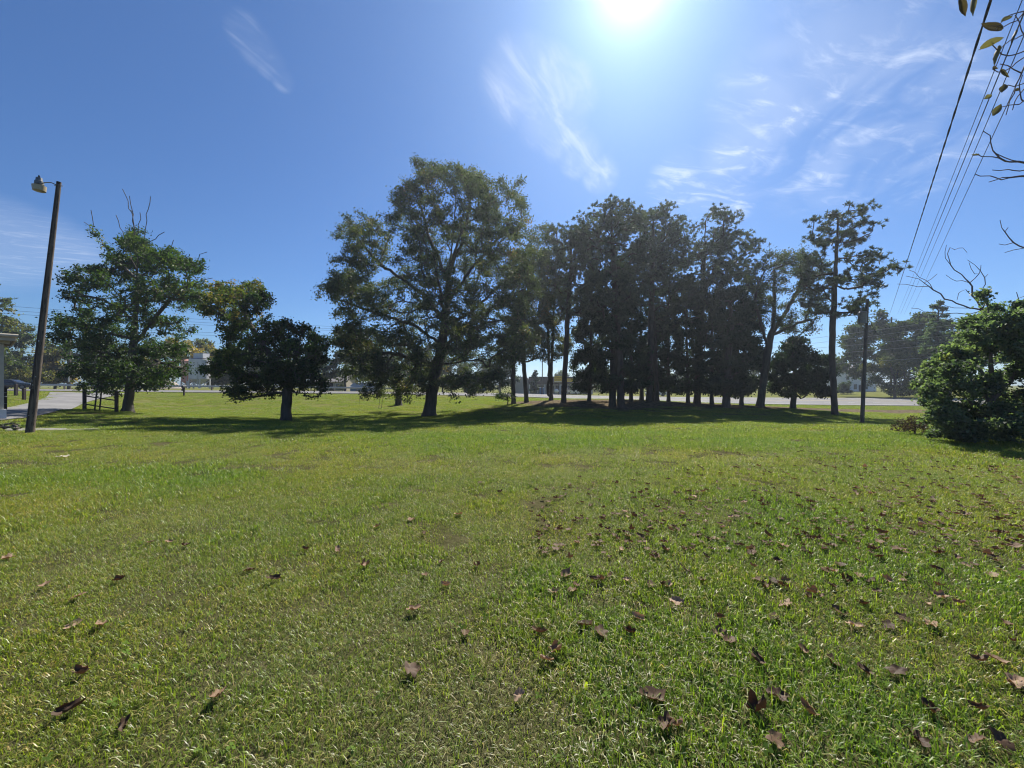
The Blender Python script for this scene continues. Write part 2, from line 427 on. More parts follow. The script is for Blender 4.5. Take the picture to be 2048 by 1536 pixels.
dirt_centres = [(1130, 42, 5.5), (1180, 42, 5.5), (1240, 41, 5.5), (1300, 43, 6), (1360, 43, 6), (1420, 42, 6), (1480, 42, 5.5), (1540, 43, 5), (1600, 44, 4.5), (1680, 43, 4.5), (1760, 42, 4.0), (1840, 41, 4.0), (1920, 40, 4), (1080, 43, 4.0)]
def dirt_amount(x, y):
    o = np.zeros(len(x))
    for px, d, r in dirt_centres:
        cx = (px - CX) / F * d
        o = np.maximum(o, 1 - np.sqrt(((x - cx) / r) ** 2 + ((y - d) / (r * .85)) ** 2) + .18 * vnoise(x, y, .9, 3))
    return np.clip(o * 2.6 + .35, 0, 1)
dirt = dirt_amount(GX.ravel(), GY.ravel())

def lawn_colour(t, straw=.0):
    """patchy lawn colour from world position: (0 dry .. 1 lush)"""
    a = noise(t, .22, 4, .6, None, .34, .68)
    b = noise(t, 1.3, 4, .6, None, .36, .66)
    c = noise(t, 7.0, 3, .6, None, .3, .7)
    col = mixc(t, a, (.265, .30, .06), (.21, .325, .045))
    col = mixc(t, mixc(t, .6, (0, 0, 0), b), col, (.055, .092, .016))
    return mixc(t, mixc(t, .35, (0, 0, 0), c), col, (.135, .115, .048))
m, t, o = new_mat('lawn soil and grass')
p = t.nodes.new('ShaderNodeBsdfDiffuse')
f1 = noise(t, 30, 4, .7)
soil = mixc(t, f1, (.05, .055, .014), (.14, .135, .035))
col = mixc(t, .5, soil, lawn_colour(t))
bare = mixc(t, noise(t, 14, 4, .7), (.030, .036, .010), (.085, .090, .028))  # soil between the blades, with the shade of the gaps darkened into it
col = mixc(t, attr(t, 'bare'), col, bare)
dn = mixc(t, noise(t, 3.0, 5, .7, None, .35, .65), (.070, .056, .038), (.18, .145, .095))
col = mixc(t, attr(t, 'dirt'), col, dn)
t.links.new(col, p.inputs[0])
t.links.new(bump(t, f1, .8, .05), p.inputs['Normal'])
t.links.new(p.outputs[0], o.inputs[0])
M['lawn'] = m
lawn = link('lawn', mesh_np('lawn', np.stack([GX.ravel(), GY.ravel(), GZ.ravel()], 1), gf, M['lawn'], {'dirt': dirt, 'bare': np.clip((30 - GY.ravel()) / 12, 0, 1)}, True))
lawn['kind'] = 'structure'

def ribbon(name, A, B, mat, lift, nu=8, sub=14):
    """sheet laid on the ground between two edges"""
    A, B = np.asarray(A)[:, :2], np.asarray(B)[:, :2]
    tt = np.linspace(0, len(A) - 1, (len(A) - 1) * sub + 1)
    def smp(Q):
        i = np.clip(tt.astype(int), 0, len(Q) - 2); f = (tt - i)[:, None]
        q0, q1, q2, q3 = Q[np.maximum(i - 1, 0)], Q[i], Q[i + 1], Q[np.minimum(i + 2, len(Q) - 1)]
        return .5 * (2 * q1 + (q2 - q0) * f + (2 * q0 - 5 * q1 + 4 * q2 - q3) * f ** 2 + (3 * q1 - q0 - 3 * q2 + q3) * f ** 3)
    a, b = smp(A), smp(B)
    u = np.linspace(0, 1, nu + 1)
    v = a[:, None] * (1 - u[None, :, None]) + b[:, None] * u[None, :, None]
    z = ground(v[..., 0].ravel(), v[..., 1].ravel()) + lift
    vv = np.concatenate([v.reshape(-1, 2), z[:, None]], 1)
    ix = np.arange(len(vv)).reshape(len(tt), nu + 1)
    f = np.stack([ix[:-1, :-1], ix[:-1, 1:], ix[1:, 1:], ix[1:, :-1]], -1).reshape(-1, 4)
    me = mesh_np(name, vv, f, mat, None, True)
    bm = bmesh.new(); bm.from_mesh(me); bmesh.ops.recalc_face_normals(bm, faces=bm.faces)
    if bm.faces[0].normal.z < 0: bmesh.ops.reverse_faces(bm, faces=bm.faces)
    bm.to_mesh(me); bm.free()
    return link(name, me), a, b
road, ra, rb = ribbon('road', NE, FE, M['road'], .07, 16, 16)
road['kind'] = 'structure'
def paint(name, u0, u1, mat, dash=None):
    """stripes painted along the road"""
    v, f = [], []; n = 0
    segs = [(i, i + 1) for i in range(len(ra) - 1) if dash is None or (i % dash[0]) < dash[1]]
    for i, j in segs:
        q = [ra[i] * (1 - u0) + rb[i] * u0, ra[j] * (1 - u0) + rb[j] * u0, ra[j] * (1 - u1) + rb[j] * u1, ra[i] * (1 - u1) + rb[i] * u1]
        v += q; f.append([n + 3, n + 2, n + 1, n]); n += 4
    v = np.array(v)
    vv = np.concatenate([v, (ground(v[:, 0], v[:, 1]) + .085)[:, None]], 1)
    o = link(name, mesh_np(name, vv, [np.array(f)], mat), road)
    return o
paint('edge_line', .06, .068, M['paint_white']); paint('edge_line', .932, .94, M['paint_white'])
paint('centre_line', .49, .495, M['paint_yellow']); paint('centre_line', .505, .51, M['paint_yellow'])
paint('lane_line', .27, .276, M['paint_white'], (4, 1)); paint('lane_line', .73, .736, M['paint_white'], (4, 1))
drv, _, _ = ribbon('driveway', DL, DR, M['drive'], .05, 10, 8)
drv['kind'] = 'structure'
sp = [hit(*p) for p in strip_px]
sa = [sp[0], sp[1], sp[2], sp[3]]; sb = [sp[6], sp[5], sp[4], sp[3] + np.array([0.02, -.12, 0])]
stp, _, _ = ribbon('concrete_path', sa, sb, M['concrete'], .035, 2, 5)
stp['kind'] = 'structure'

# ------------------------------------------------------------------ trees
def norm(v): return v / (np.linalg.norm(v, axis=-1, keepdims=True) + 1e-9)
def grow(paths, targets, step, r, curve=.35, back=.25, up=.0, jit=.12):
    """paths: list of polylines, the first is the trunk. Each target is joined to the skeleton by a curved twig."""
    M_ = 40000
    pos = np.zeros((M_, 3)); par = np.full(M_, -1); dr = np.zeros((M_, 3)); leafy = np.zeros(M_, bool); trunk = np.zeros(M_, bool); n = 0
    for k, (pl, lf) in enumerate(paths):
        pl = np.asarray(pl, float)
        seg = np.linalg.norm(np.diff(pl, axis=0), axis=1); cum = np.concatenate([[0], np.cumsum(seg)])
        m_ = max(2, int(cum[-1] / step) + 1)
        tt = np.linspace(0, cum[-1], m_)
        q = np.stack([np.interp(tt, cum, pl[:, i]) for i in range(3)], 1)
        if m_ > 4:
            for _ in range(2): q[1:-1] = .25 * q[:-2] + .5 * q[1:-1] + .25 * q[2:]
            q[1:-1] += r.normal(0, step * jit * (.35 if k == 0 else 1), (m_ - 2, 3))
        if k == 0:
            start = -1
        else:
            start = int(np.argmin(((pos[:n] - q[0]) ** 2).sum(1))); q = q[1:]; m_ -= 1
        for i in range(m_):
            pos[n] = q[i]; par[n] = start if i == 0 else n - 1; leafy[n] = lf; trunk[n] = k == 0
            dr[n] = norm(q[i] - (pos[par[n]] if par[n] >= 0 else q[i] - np.array([0, 0, 1.])))
            n += 1
    if len(targets):
        sk = pos[:n].copy()
        dmin = np.array([np.sqrt(((sk - t_) ** 2).sum(1)).min() for t_ in targets])
        for t_ in targets[np.argsort(dmin)]:
            v = t_ - pos[:n]; d = np.linalg.norm(v, axis=1) + 1e-6
            ca = (v * dr[:n]).sum(1) / d
            cost = d * (1 + back * (1 - ca)) + up * np.maximum(0, pos[:n, 2] - t_[2])
            cost[0] += 99
            k = int(np.argmin(cost)); D = d[k]
            m_ = max(1, int(math.ceil(D / step)))
            s = np.linspace(0, 1, m_ + 1)[1:, None]
            c1 = pos[k] + norm(dr[k] * .7 + v[k] / D * .6) * D * curve
            c2 = pos[k] + v[k] * .68 + np.array([0, 0, -up * .1 * D]) + r.normal(0, .06 * D, 3)
            q = (1 - s) ** 3 * pos[k] + 3 * (1 - s) ** 2 * s * c1 + 3 * (1 - s) * s ** 2 * c2 + s ** 3 * t_
            if m_ > 1: q[:-1] += r.normal(0, step * jit, (m_ - 1, 3))
            if n + m_ >= M_: break
            for i in range(m_):
                pos[n] = q[i]; par[n] = k if i == 0 else n - 1; leafy[n] = True
                dr[n] = norm(q[i] - pos[par[n]]); n += 1
    return pos[:n], par[:n], dr[:n], leafy[:n], trunk[:n]
def radii(par, r0, tip=.012, p=1.95, nodew=.05):
    n = len(par); a = np.zeros(n); nch = np.zeros(n, int)
    for i in range(n):
        if par[i] >= 0: nch[par[i]] += 1
    for i in range(n - 1, -1, -1):
        if nch[i] == 0: a[i] += 1
        a[i] += nodew
        if par[i] >= 0: a[par[i]] += a[i]
    return tip + (r0 - tip) * (a / a[0]) ** (1 / p)
def wood_mesh(name, pos, par, dr, rad, mat, flare=.5, nside=6, minr=0.0):
    n = len(pos)
    main = np.full(n, -1)
    for i in range(n):
        if par[i] >= 0 and (main[par[i]] < 0 or rad[i] > rad[main[par[i]]]): main[par[i]] = i
    z0 = pos[0, 2]
    rad = rad * (1 + flare * np.exp(-np.maximum(0, pos[:, 2] - z0) / .35) * (rad > rad[0] * .5))
    def rings(c, d, r_):
        a = np.cross(d, np.array([.31, .95, .05])); a = norm(a); b = np.cross(d, a)
        tt = np.arange(nside) / nside * 2 * math.pi
        return c[:, None] + r_[:, None, None] * (np.cos(tt)[None, :, None] * a[:, None] + np.sin(tt)[None, :, None] * b[:, None])
    R1 = rings(pos, dr, rad)
    kids = np.array([i for i in range(n) if par[i] >= 0 and rad[i] >= minr])
    ism = main[par[kids]] == kids
    side = kids[~ism]
    R2 = rings(pos[par[side]], dr[side], np.minimum(rad[side] * 1.25, rad[par[side]]))
    V = np.concatenate([R1.reshape(-1, 3), R2.reshape(-1, 3)])
    base = np.where(ism, par[kids] * nside, 0)
    base[~ism] = n * nside + np.arange(len(side)) * nside
    j = np.arange(nside); j2 = (j + 1) % nside
    f = np.stack([base[:, None] + j, base[:, None] + j2, kids[:, None] * nside + j2, kids[:, None] * nside + j], -1).reshape(-1, 4)
    return mesh_np(name, V, f, mat, None, True)
def leaves_mesh(name, cen, axis_, nrm, ln, wd, tint, mat, fold=.18):
    a = norm(axis_); b = norm(np.cross(nrm, a)); c = np.cross(a, b)
    ln = ln[:, None]; wd = wd[:, None]
    v0 = cen - a * ln * .5; v2 = cen + a * ln * .5
    v1 = cen - a * ln * .02 + b * wd * .5 + c * wd * fold; v3 = cen - a * ln * .02 - b * wd * .5 + c * wd * fold
    V = np.stack([v0, v1, v2, v3], 1).reshape(-1, 3)
    return mesh_np(name, V, np.arange(len(V)).reshape(-1, 4), mat, {'tint': np.repeat(np.clip(tint, 0, 1), 4)})
def sample_lobes(lobes, d, n, r, hollow=.35, squash=1.0):
    """lobes in photo pixels (cx, cy, rx, ry[, tint[, depth offset]]); points in metres"""
    wts = np.array([l[2] * l[3] for l in lobes], float); wts /= wts.sum()
    k = r.choice(len(lobes), n, p=wts)
    u = norm(r.normal(size=(n, 3))); rad = (hollow ** 3 + (1 - hollow ** 3) * r.random(n)) ** (1 / 3)
    Lb = np.array([(l + (0, 0))[:6] if len(l) == 4 else (l + (0,))[:6] if len(l) == 5 else l for l in [tuple(x) for x in lobes]], float)
    c = Lb[k]
    dd = d + c[:, 5]
    x = (c[:, 0] - CX) / F * dd + u[:, 0] * rad * c[:, 2] / F * d
    z = EYE - (c[:, 1] - CY) / F * dd + u[:, 2] * rad * c[:, 3] / F * d
    y = dd + u[:, 1] * rad * c[:, 2] / F * d * squash
    return np.stack([x, y, z], 1), c[:, 4]

def lobes_in(poly, n, rx, ry, seed, dd=0.0, tintf=None, edge=.5, hole=.0):
    """many small leaf masses spread through a crown's outline, more of them along its rim"""
    r = np.random.default_rng(seed); poly = np.array(poly, float); out = []
    lo, hi = poly.min(0), poly.max(0); cen = poly.mean(0)
    nx = np.roll(poly, -1, 0); cum = np.cumsum(np.linalg.norm(nx - poly, axis=1)); tot = cum[-1]
    while len(out) < n:
        if r.random() < edge:
            q = r.random() * tot; i = int(np.searchsorted(cum, q)); f = 1 - (cum[i] - q) / (np.linalg.norm(nx[i] - poly[i]) + 1e-6)
            x, y = poly[i] * (1 - f) + nx[i] * f; k = r.uniform(.45, .75)
            d = cen - np.array([x, y]); d /= np.linalg.norm(d); x, y = np.array([x, y]) + d * rx[1] * .55
        else:
            x, y = r.uniform(lo, hi); k = 1
            if not in_poly(np.array([x]), np.array([y]), poly)[0]: continue
            if hole and vnoise(np.array([x]), np.array([y]), .035, seed)[0] > 1 - hole: continue
        t_ = tintf(x, y) if tintf else 0.0
        out.append((x, y, r.uniform(*rx) * k, r.uniform(*ry) * k, t_, r.uniform(-dd, dd) * k))
    return out
LM = {'leaf': 1.3, 'needle': 1.12, 'cedar': .72}
SM = {'leaf': 1.1, 'needle': 1.5, 'cedar': 1.3}
def tree(name, label, trunk, d, r0, lobes, ntarget, nleaf, kind='leaf', limbs=(), dead=(), leaf=(.13, .075), sigma=.35, bark='bark', step=.45,
         tint=(.42, .18), seed=1, cat='tree', group=None, up=.3, back=.25, hollow=.35, thr=.06, flare=.5, squash=1.0, nside=6, minr=0.0, mat=None, tip=.012, lowz=None, p=1.95, nodew=.05):
    nleaf = int(nleaf * LM.get(kind, 1)); ntarget = int(ntarget * 1.25); sigma = sigma * SM.get(kind, 1)
    r = np.random.default_rng(seed)
    tr = [np.array([(x - CX) / F * d, d, EYE - (y - CY) / F * d]) for x, y in trunk]
    gz = g1(tr[0][0], tr[0][1]); tr[0][2] = gz - .06
    root = thing(name, label, cat, (tr[0][0], d, gz), 0, group)
    to = lambda pl: [np.array([(q[0] - CX) / F * (d + (q[2] if len(q) > 2 else 0)), d + (q[2] if len(q) > 2 else 0), EYE - (q[1] - CY) / F * (d + (q[2] if len(q) > 2 else 0))]) for q in pl]
    paths = [(tr, False)] + [(to(l), True) for l in limbs] + [(to(l), False) for l in dead]
    tg, tt = (sample_lobes(lobes, d, ntarget, r, hollow, squash) if ntarget else (np.zeros((0, 3)), np.zeros(0)))
    if ntarget:
        ok = tg[:, 2] > gz + (lowz if lowz is not None else .35); tg, tt = tg[ok], tt[ok]
    pos, par, dr, leafy, trunk_ = grow(paths, tg, step, r, up=up, back=back)
    rad = radii(par, r0, tip, p, nodew)
    off = np.array([tr[0][0], d, gz])
    link('trunk', wood_mesh('trunk', pos - off, par, dr, rad, M[bark], flare, nside, minr), root)
    if nleaf:
        cand = np.where(leafy & (rad < thr) & ~trunk_)[0]
        if len(cand) == 0: cand = np.where(leafy)[0]
        nch = np.bincount(par[par >= 0], minlength=len(par))
        w = 1 / (rad[cand] + .01) * (1 + 1.5 * (nch[cand] == 0)); w *= r.uniform(.25, 1.6, len(w)); w /= w.sum()
        if kind == 'needle':
            per = 26; nt_ = nleaf // per
            k = r.choice(cand, nt_, p=w)
            cc = pos[k] + r.normal(0, sigma, (nt_, 3)) * np.array([1, 1, .55])
            rp = np.repeat(np.arange(nt_), per)
            ax = norm(r.normal(size=(len(rp), 3)) + np.array([0, 0, .75]) + dr[k][rp] * .5)
            ln = r.uniform(.75, 1.2, len(rp)) * leaf[0]
            cen = cc[rp] + ax * ln[:, None] * .5 * r.uniform(.5, 1.15, (len(rp), 1))
            nr = r.normal(size=(len(rp), 3)); wd = np.full(len(rp), leaf[1])
            ti = tint[0] + np.repeat(r.normal(0, tint[1], nt_), per) + r.normal(0, .08, len(rp))
        else:
            k = r.choice(cand, nleaf, p=w)
            cen = pos[k] + np.clip(r.normal(0, 1, (nleaf, 3)), -1.35, 1.35) * sigma * np.array([1, 1, .8]) * r.uniform(.3, 1.1, (nleaf, 1))
            ax = norm(r.normal(size=(nleaf, 3)) + dr[k] * .6 + np.array([0, 0, .9 if kind == 'cedar' else -.35]))
            nr = r.normal(size=(nleaf, 3)) + np.array([0, 0, 0 if kind == 'cedar' else .9])
            ln = r.uniform(.6, 1.25, nleaf) * leaf[0]; wd = ln * leaf[1] / leaf[0] * r.uniform(.8, 1.15, nleaf)
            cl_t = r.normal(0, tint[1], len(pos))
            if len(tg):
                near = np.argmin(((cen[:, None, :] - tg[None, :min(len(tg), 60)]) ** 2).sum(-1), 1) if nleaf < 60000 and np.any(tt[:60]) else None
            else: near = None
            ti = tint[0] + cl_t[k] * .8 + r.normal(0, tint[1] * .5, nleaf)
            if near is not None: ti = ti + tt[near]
        lo = cen[:, 2] > gz + .12
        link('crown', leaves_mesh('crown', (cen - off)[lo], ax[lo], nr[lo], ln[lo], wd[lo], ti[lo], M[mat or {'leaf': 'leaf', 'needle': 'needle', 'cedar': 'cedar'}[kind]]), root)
    return root

# --- the three lawn trees
tree('shade_tree', 'tall green tree with bare dead spikes at its top, behind the leaning light pole', [(255, 826), (262, 760), (268, 680), (274, 600), (275, 520), (269, 455), (262, 420)], 30, .30,
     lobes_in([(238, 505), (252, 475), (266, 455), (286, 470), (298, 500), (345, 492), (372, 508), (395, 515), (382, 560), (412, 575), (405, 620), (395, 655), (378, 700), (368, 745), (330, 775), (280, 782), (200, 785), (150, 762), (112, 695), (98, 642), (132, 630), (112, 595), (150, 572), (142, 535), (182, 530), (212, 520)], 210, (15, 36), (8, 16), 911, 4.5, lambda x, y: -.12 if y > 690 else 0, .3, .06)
     + [(222, 492, 9, 7), (196, 468, 4, 4), (186, 425, 3, 2), (250, 752, 90, 20, -.1, 0), (255, 768, 70, 12, -.1, -2), (230, 715, 70, 24, -.1, 1)], 900, 42000,
     limbs=[[(266, 690), (310, 640), (335, 600), (380, 570)], [(270, 640), (225, 610), (180, 590), (140, 595)], [(268, 680), (220, 665), (150, 650)], [(273, 560), (320, 530), (345, 500)], [(272, 560), (240, 530), (215, 500), (185, 460)], [(264, 720), (190, 700), (130, 690)], [(264, 720), (320, 700), (370, 690)]],
     dead=[[(269, 455), (258, 415), (250, 395), (245, 378)], [(275, 540), (287, 490), (292, 450), (301, 393)], [(274, 545), (252, 480), (240, 450), (232, 430)], [(262, 425), (261, 400), (259, 392)], [(276, 480), (278, 445), (280, 425)], [(290, 492), (310, 478), (329, 464)], [(190, 470), (180, 452), (168, 444)], [(188, 462), (186, 440), (182, 420)], [(370, 545), (395, 520), (414, 504)], [(375, 575), (400, 562), (425, 556)], [(340, 505), (345, 485), (347, 480)]],
     leaf=(.19, .115), sigma=.27, minr=.015, nside=5, flare=.8, seed=11, tint=(.40, .16), thr=.09)
tree('maple_tree', 'stocky low tree with tan upper leaves, thick short trunk, beside the dark mailbox', [(571, 842), (573, 800), (577, 765), (588, 730), (592, 690)], 26, .32,
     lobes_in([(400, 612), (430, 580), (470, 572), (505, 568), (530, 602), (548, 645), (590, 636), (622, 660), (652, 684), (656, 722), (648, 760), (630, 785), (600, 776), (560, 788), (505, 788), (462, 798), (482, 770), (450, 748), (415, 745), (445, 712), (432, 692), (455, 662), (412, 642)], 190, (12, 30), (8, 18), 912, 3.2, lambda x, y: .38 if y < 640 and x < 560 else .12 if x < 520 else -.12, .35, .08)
     + [(575, 725, 60, 40, -.12, .5)], 760, 36000,
     limbs=[[(576, 770), (540, 710), (505, 660), (480, 610)], [(578, 765), (620, 730), (640, 700)], [(577, 775), (530, 755), (470, 745)], [(575, 785), (520, 790), (465, 800)], [(575, 785), (610, 785), (625, 795)], [(588, 730), (600, 690), (605, 655)]],
     leaf=(.16, .11), sigma=.23, minr=.014, nside=5, seed=12, tint=(.32, .16), step=.35, flare=.35, thr=.09)
tree('oak_tree', 'broad spreading oak, widest crown on the lawn, standing left of the pine grove', [(857, 832), (864, 780), (872, 740), (884, 690), (890, 640), (896, 560), (905, 480), (912, 400)], 34, .54,
     lobes_in([(628, 590), (655, 572), (665, 545), (672, 520), (690, 500), (685, 460), (740, 427), (770, 432), (790, 425), (795, 395), (803, 357), (850, 332), (880, 337), (900, 326), (925, 327), (955, 347), (975, 372), (1010, 367), (1048, 378), (1048, 420), (1075, 430), (1088, 465), (1082, 520), (1085, 600), (1060, 690), (1015, 770), (940, 785), (860, 780), (760, 788), (705, 780), (682, 758), (702, 720), (690, 680), (688, 650), (652, 620)], 420, (18, 38), (12, 26), 913, 7.0, lambda x, y: .12 if x > 960 and y > 480 else 0, .2, .0), 2200, 150000,
     limbs=[[(888, 645), (850, 590), (800, 555), (750, 520), (720, 480)], [(893, 610), (940, 540), (985, 490), (1020, 440)], [(890, 650), (950, 620), (1000, 570), (1050, 520)], [(884, 690), (830, 650), (760, 630), (670, 595)], [(880, 700), (930, 660), (1000, 640), (1070, 640)], [(896, 560), (860, 480), (840, 400)], [(898, 545), (930, 470), (945, 380)], [(876, 730), (800, 710), (730, 700)], [(876, 730), (950, 720), (1020, 720)],
            [(890, 640), (880, 580, -4), (870, 520, -6)], [(890, 650), (900, 600, 4), (900, 520, 6)]],
     leaf=(.185, .10), sigma=.33, minr=.016, nside=5, seed=13, tint=(.42, .2), mat='leaf_grey', thr=.08, step=.42, squash=.8)

# --- the grove of pines, cedars and oaks
def pine(label, bpx, bpy_, d, top, lobes, n, nl, seed, r0=.36, trunk=None, **k):
    tr = trunk or [(bpx, bpy_), ((bpx * 2 + top[0]) / 3, (bpy_ * 2 + top[1]) / 3), ((bpx + top[0] * 2) / 3, (bpy_ + top[1] * 2) / 3), top]
    k.setdefault('sigma', .30)
    return tree('pine_tree', label, tr, d, r0, lobes, n, nl, 'needle', leaf=(.32, .06), bark='pine_bark', tint=(.45, .2), seed=seed, up=.6, back=.1, step=.5, hollow=.55, flare=.25, thr=.07, group='pines of the grove', **k)
pine('tall pine with the rounded crown, leftmost of the three highest tops in the grove', 1243, 812, 38, (1222, 425), [(1215, 450, 58, 40), (1190, 510, 46, 44), (1255, 510, 42, 45), (1220, 575, 58, 40), (1172, 478, 30, 22), (1258, 445, 28, 24), (1220, 630, 46, 30)], 190, 56000, 21, .36)
pine('tall pine with two flattened tops in mid grove, right beside the rounded one', 1298, 802, 42, (1308, 425), [(1310, 450, 50, 36), (1340, 500, 40, 38), (1285, 520, 46, 50), (1320, 585, 56, 40), (1350, 455, 26, 20), (1272, 445, 26, 18), (1320, 540, 50, 40)], 180, 48000, 22, .31)
pine('broadest pine, wide dark crown reaching far right at the right half of the grove', 1394, 806, 44, (1412, 440), [(1412, 460, 64, 34), (1450, 500, 60, 42), (1390, 530, 60, 50), (1440, 575, 72, 45), (1470, 640, 52, 34), (1390, 620, 60, 42), (1490, 530, 26, 30), (1362, 480, 26, 28), (1500, 590, 24, 26), (1430, 520, 60, 50)], 240, 68000, 23, .36)
pine('slim pine on the left side of the grove, bare lower trunk tilting right', 1127, 804, 41, (1142, 470), [(1125, 478, 32, 20), (1150, 500, 40, 34), (1165, 550, 36, 36), (1120, 550, 32, 36), (1145, 610, 34, 30), (1104, 472, 18, 14), (1170, 490, 26, 24)], 120, 30000, 24, .27, trunk=[(1127, 804), (1131, 720), (1136, 620), (1142, 540), (1142, 470)])
pine('slender pine behind the middle of the grove, thin straight trunk', 1314, 801, 45, (1300, 480), [(1300, 500, 40, 36), (1275, 570, 36, 36), (1325, 640, 30, 28)], 60, 14000, 25, .25)
pine('lone tall pine with open tiered branches, standing right of the grove', 1670, 831, 34, (1668, 430), [(1680, 436, 46, 20), (1655, 468, 36, 14), (1722, 454, 32, 12), (1690, 480, 40, 14), (1640, 500, 28, 10), (1720, 520, 34, 18), (1755, 543, 34, 12), (1620, 540, 26, 16), (1650, 560, 46, 24), (1700, 565, 40, 14), (1730, 600, 40, 10), (1745, 575, 26, 6), (1640, 610, 34, 20), (1690, 625, 26, 12), (1630, 510, 18, 14), (1760, 548, 20, 8), (1610, 545, 18, 10)], 150, 23000, 26, .25, sigma=.19,
     trunk=[(1670, 831), (1666, 760), (1664, 690), (1668, 600), (1672, 520), (1676, 440)])

def cedar(label, bpx, d, lobes, nl, seed, r0=.2, top=None, nt_=120, **k):
    top = top or (lobes[0][0], lobes[0][1])
    by = 768 + (EYE - g1((bpx - CX) / F * d, d)) * F / d
    return tree('cedar_tree', label, [(bpx, by), ((bpx + top[0]) / 2, (by + top[1]) / 2), top], d, r0, lobes, nt_, nl, 'cedar', leaf=(.32, .15), sigma=.30, tint=(.42, .2), seed=seed, up=-.3, back=.05, step=.5, hollow=.5, flare=.3, group='cedars of the grove', thr=.08, **k)
cedar('dark cedar clothed nearly to the ground at the left edge of the dense grove', 1178, 43, [(1185, 580, 26, 50), (1185, 768, 40, 16), (1180, 660, 42, 60), (1178, 735, 36, 50), (1165, 760, 22, 26)], 26000, 31)
cedar('tall dark cedar in front of the rounded pine, thick dark base', 1225, 39, [(1228, 570, 30, 50), (1228, 770, 40, 16), (1222, 650, 44, 70), (1222, 730, 38, 56)], 30000, 32, .34)
cedar('slim cedar filling the gap in the middle of the grove', 1337, 46, [(1335, 600, 26, 50), (1335, 770, 40, 16), (1335, 680, 30, 60), (1340, 745, 28, 36)], 14000, 33, nt_=80)
cedar('narrow dark cedar under the left part of the broadest pine', 1376, 44, [(1372, 600, 30, 50), (1372, 770, 40, 16), (1376, 690, 38, 60), (1380, 750, 30, 36)], 22000, 34)
cedar('dense dark cedar in the row below the broadest pine', 1424, 42, [(1424, 610, 34, 50), (1424, 772, 40, 16), (1424, 690, 40, 62), (1424, 752, 34, 36)], 26000, 35)
cedar('stout dark cedar nearest to the lawn on the right of the row', 1452, 38.5, [(1462, 620, 36, 45), (1462, 776, 40, 16), (1466, 700, 42, 62), (1460, 765, 36, 26)], 26000, 36, .36)
cedar('low dark cedar between the stout cedar and the forked oak', 1483, 42, [(1490, 650, 28, 45), (1490, 776, 40, 16), (1495, 720, 36, 54), (1490, 770, 28, 20)], 20000, 37)
cedar('round bushy cedar on its own between the forked oak and the lone pine', 1586, 40, [(1592, 690, 20, 26), (1600, 735, 52, 44), (1602, 770, 54, 28), (1575, 745, 30, 40)], 30000, 38, .26)

def grove_tree(label, trunk, d, lobes, nt_, nl, seed, r0=.24, mat='leaf_grey', **k):
    k.setdefault('leaf', (.19, .10)); k.setdefault('sigma', .38); k.setdefault('tint', (.5, .22))
    return tree('grove_tree', label, trunk, d, r0, lobes, nt_, nl, 'leaf', seed=seed, mat=mat, thr=.07, flare=.3, **k)
grove_tree('slim brownish tree against the right side of the big oak', [(1027, 802), (1026, 740), (1030, 660), (1040, 560)], 42, [(1040, 560, 40, 60), (1020, 630, 36, 50), (1050, 690, 40, 30), (1010, 700, 34, 26)], 110, 18000, 41)
grove_tree('slim tree with two side boughs, second trunk right of the big oak', [(1053, 801), (1048, 730), (1044, 660), (1060, 560), (1070, 510)], 43, [(1075, 530, 34, 52), (1085, 600, 40, 50), (1060, 660, 46, 40), (1090, 690, 36, 26), (1040, 700, 30, 20)], 130, 22000, 42,
           limbs=[[(1049, 725), (1080, 715), (1110, 722)], [(1048, 728), (1020, 712), (985, 716)]])
grove_tree('twin trunk tree with thin brownish crown, between the slim trees and the tilting pine', [(1102, 798), (1103, 740), (1106, 660), (1110, 560)], 45, [(1100, 540, 34, 46), (1115, 610, 34, 46), (1095, 660, 30, 36), (1120, 690, 24, 26)], 110, 18000, 43,
           limbs=[[(1095, 797), (1098, 740), (1096, 660), (1090, 560)]])
grove_tree('forked oak with open airy crown between broad pine and lone pine', [(1520, 813), (1527, 760), (1536, 700), (1544, 660)], 40, [(1545, 530, 44, 28), (1590, 525, 34, 22), (1620, 545, 30, 24), (1520, 570, 40, 30), (1575, 590, 44, 30), (1625, 610, 32, 32), (1520, 620, 26, 26), (1600, 650, 40, 20), (1560, 640, 30, 18)], 170, 15000, 44, .36,
           limbs=[[(1538, 700), (1520, 640), (1508, 590), (1530, 540)], [(1544, 665), (1550, 600), (1548, 530)], [(1544, 665), (1580, 610), (1605, 560), (1600, 520)], [(1545, 670), (1590, 650), (1620, 640)]], tint=(.42, .2))
grove_tree('thin dark leaved tree behind the flat topped pine, its leaves glinting with sky', [(1283, 800), (1284, 720), (1280, 640), (1285, 560)], 47, [(1280, 600, 40, 40), (1290, 680, 44, 50), (1270, 735, 34, 34), (1310, 740, 26, 30)], 130, 17000, 45, mat='leaf', tint=(.2, .12))
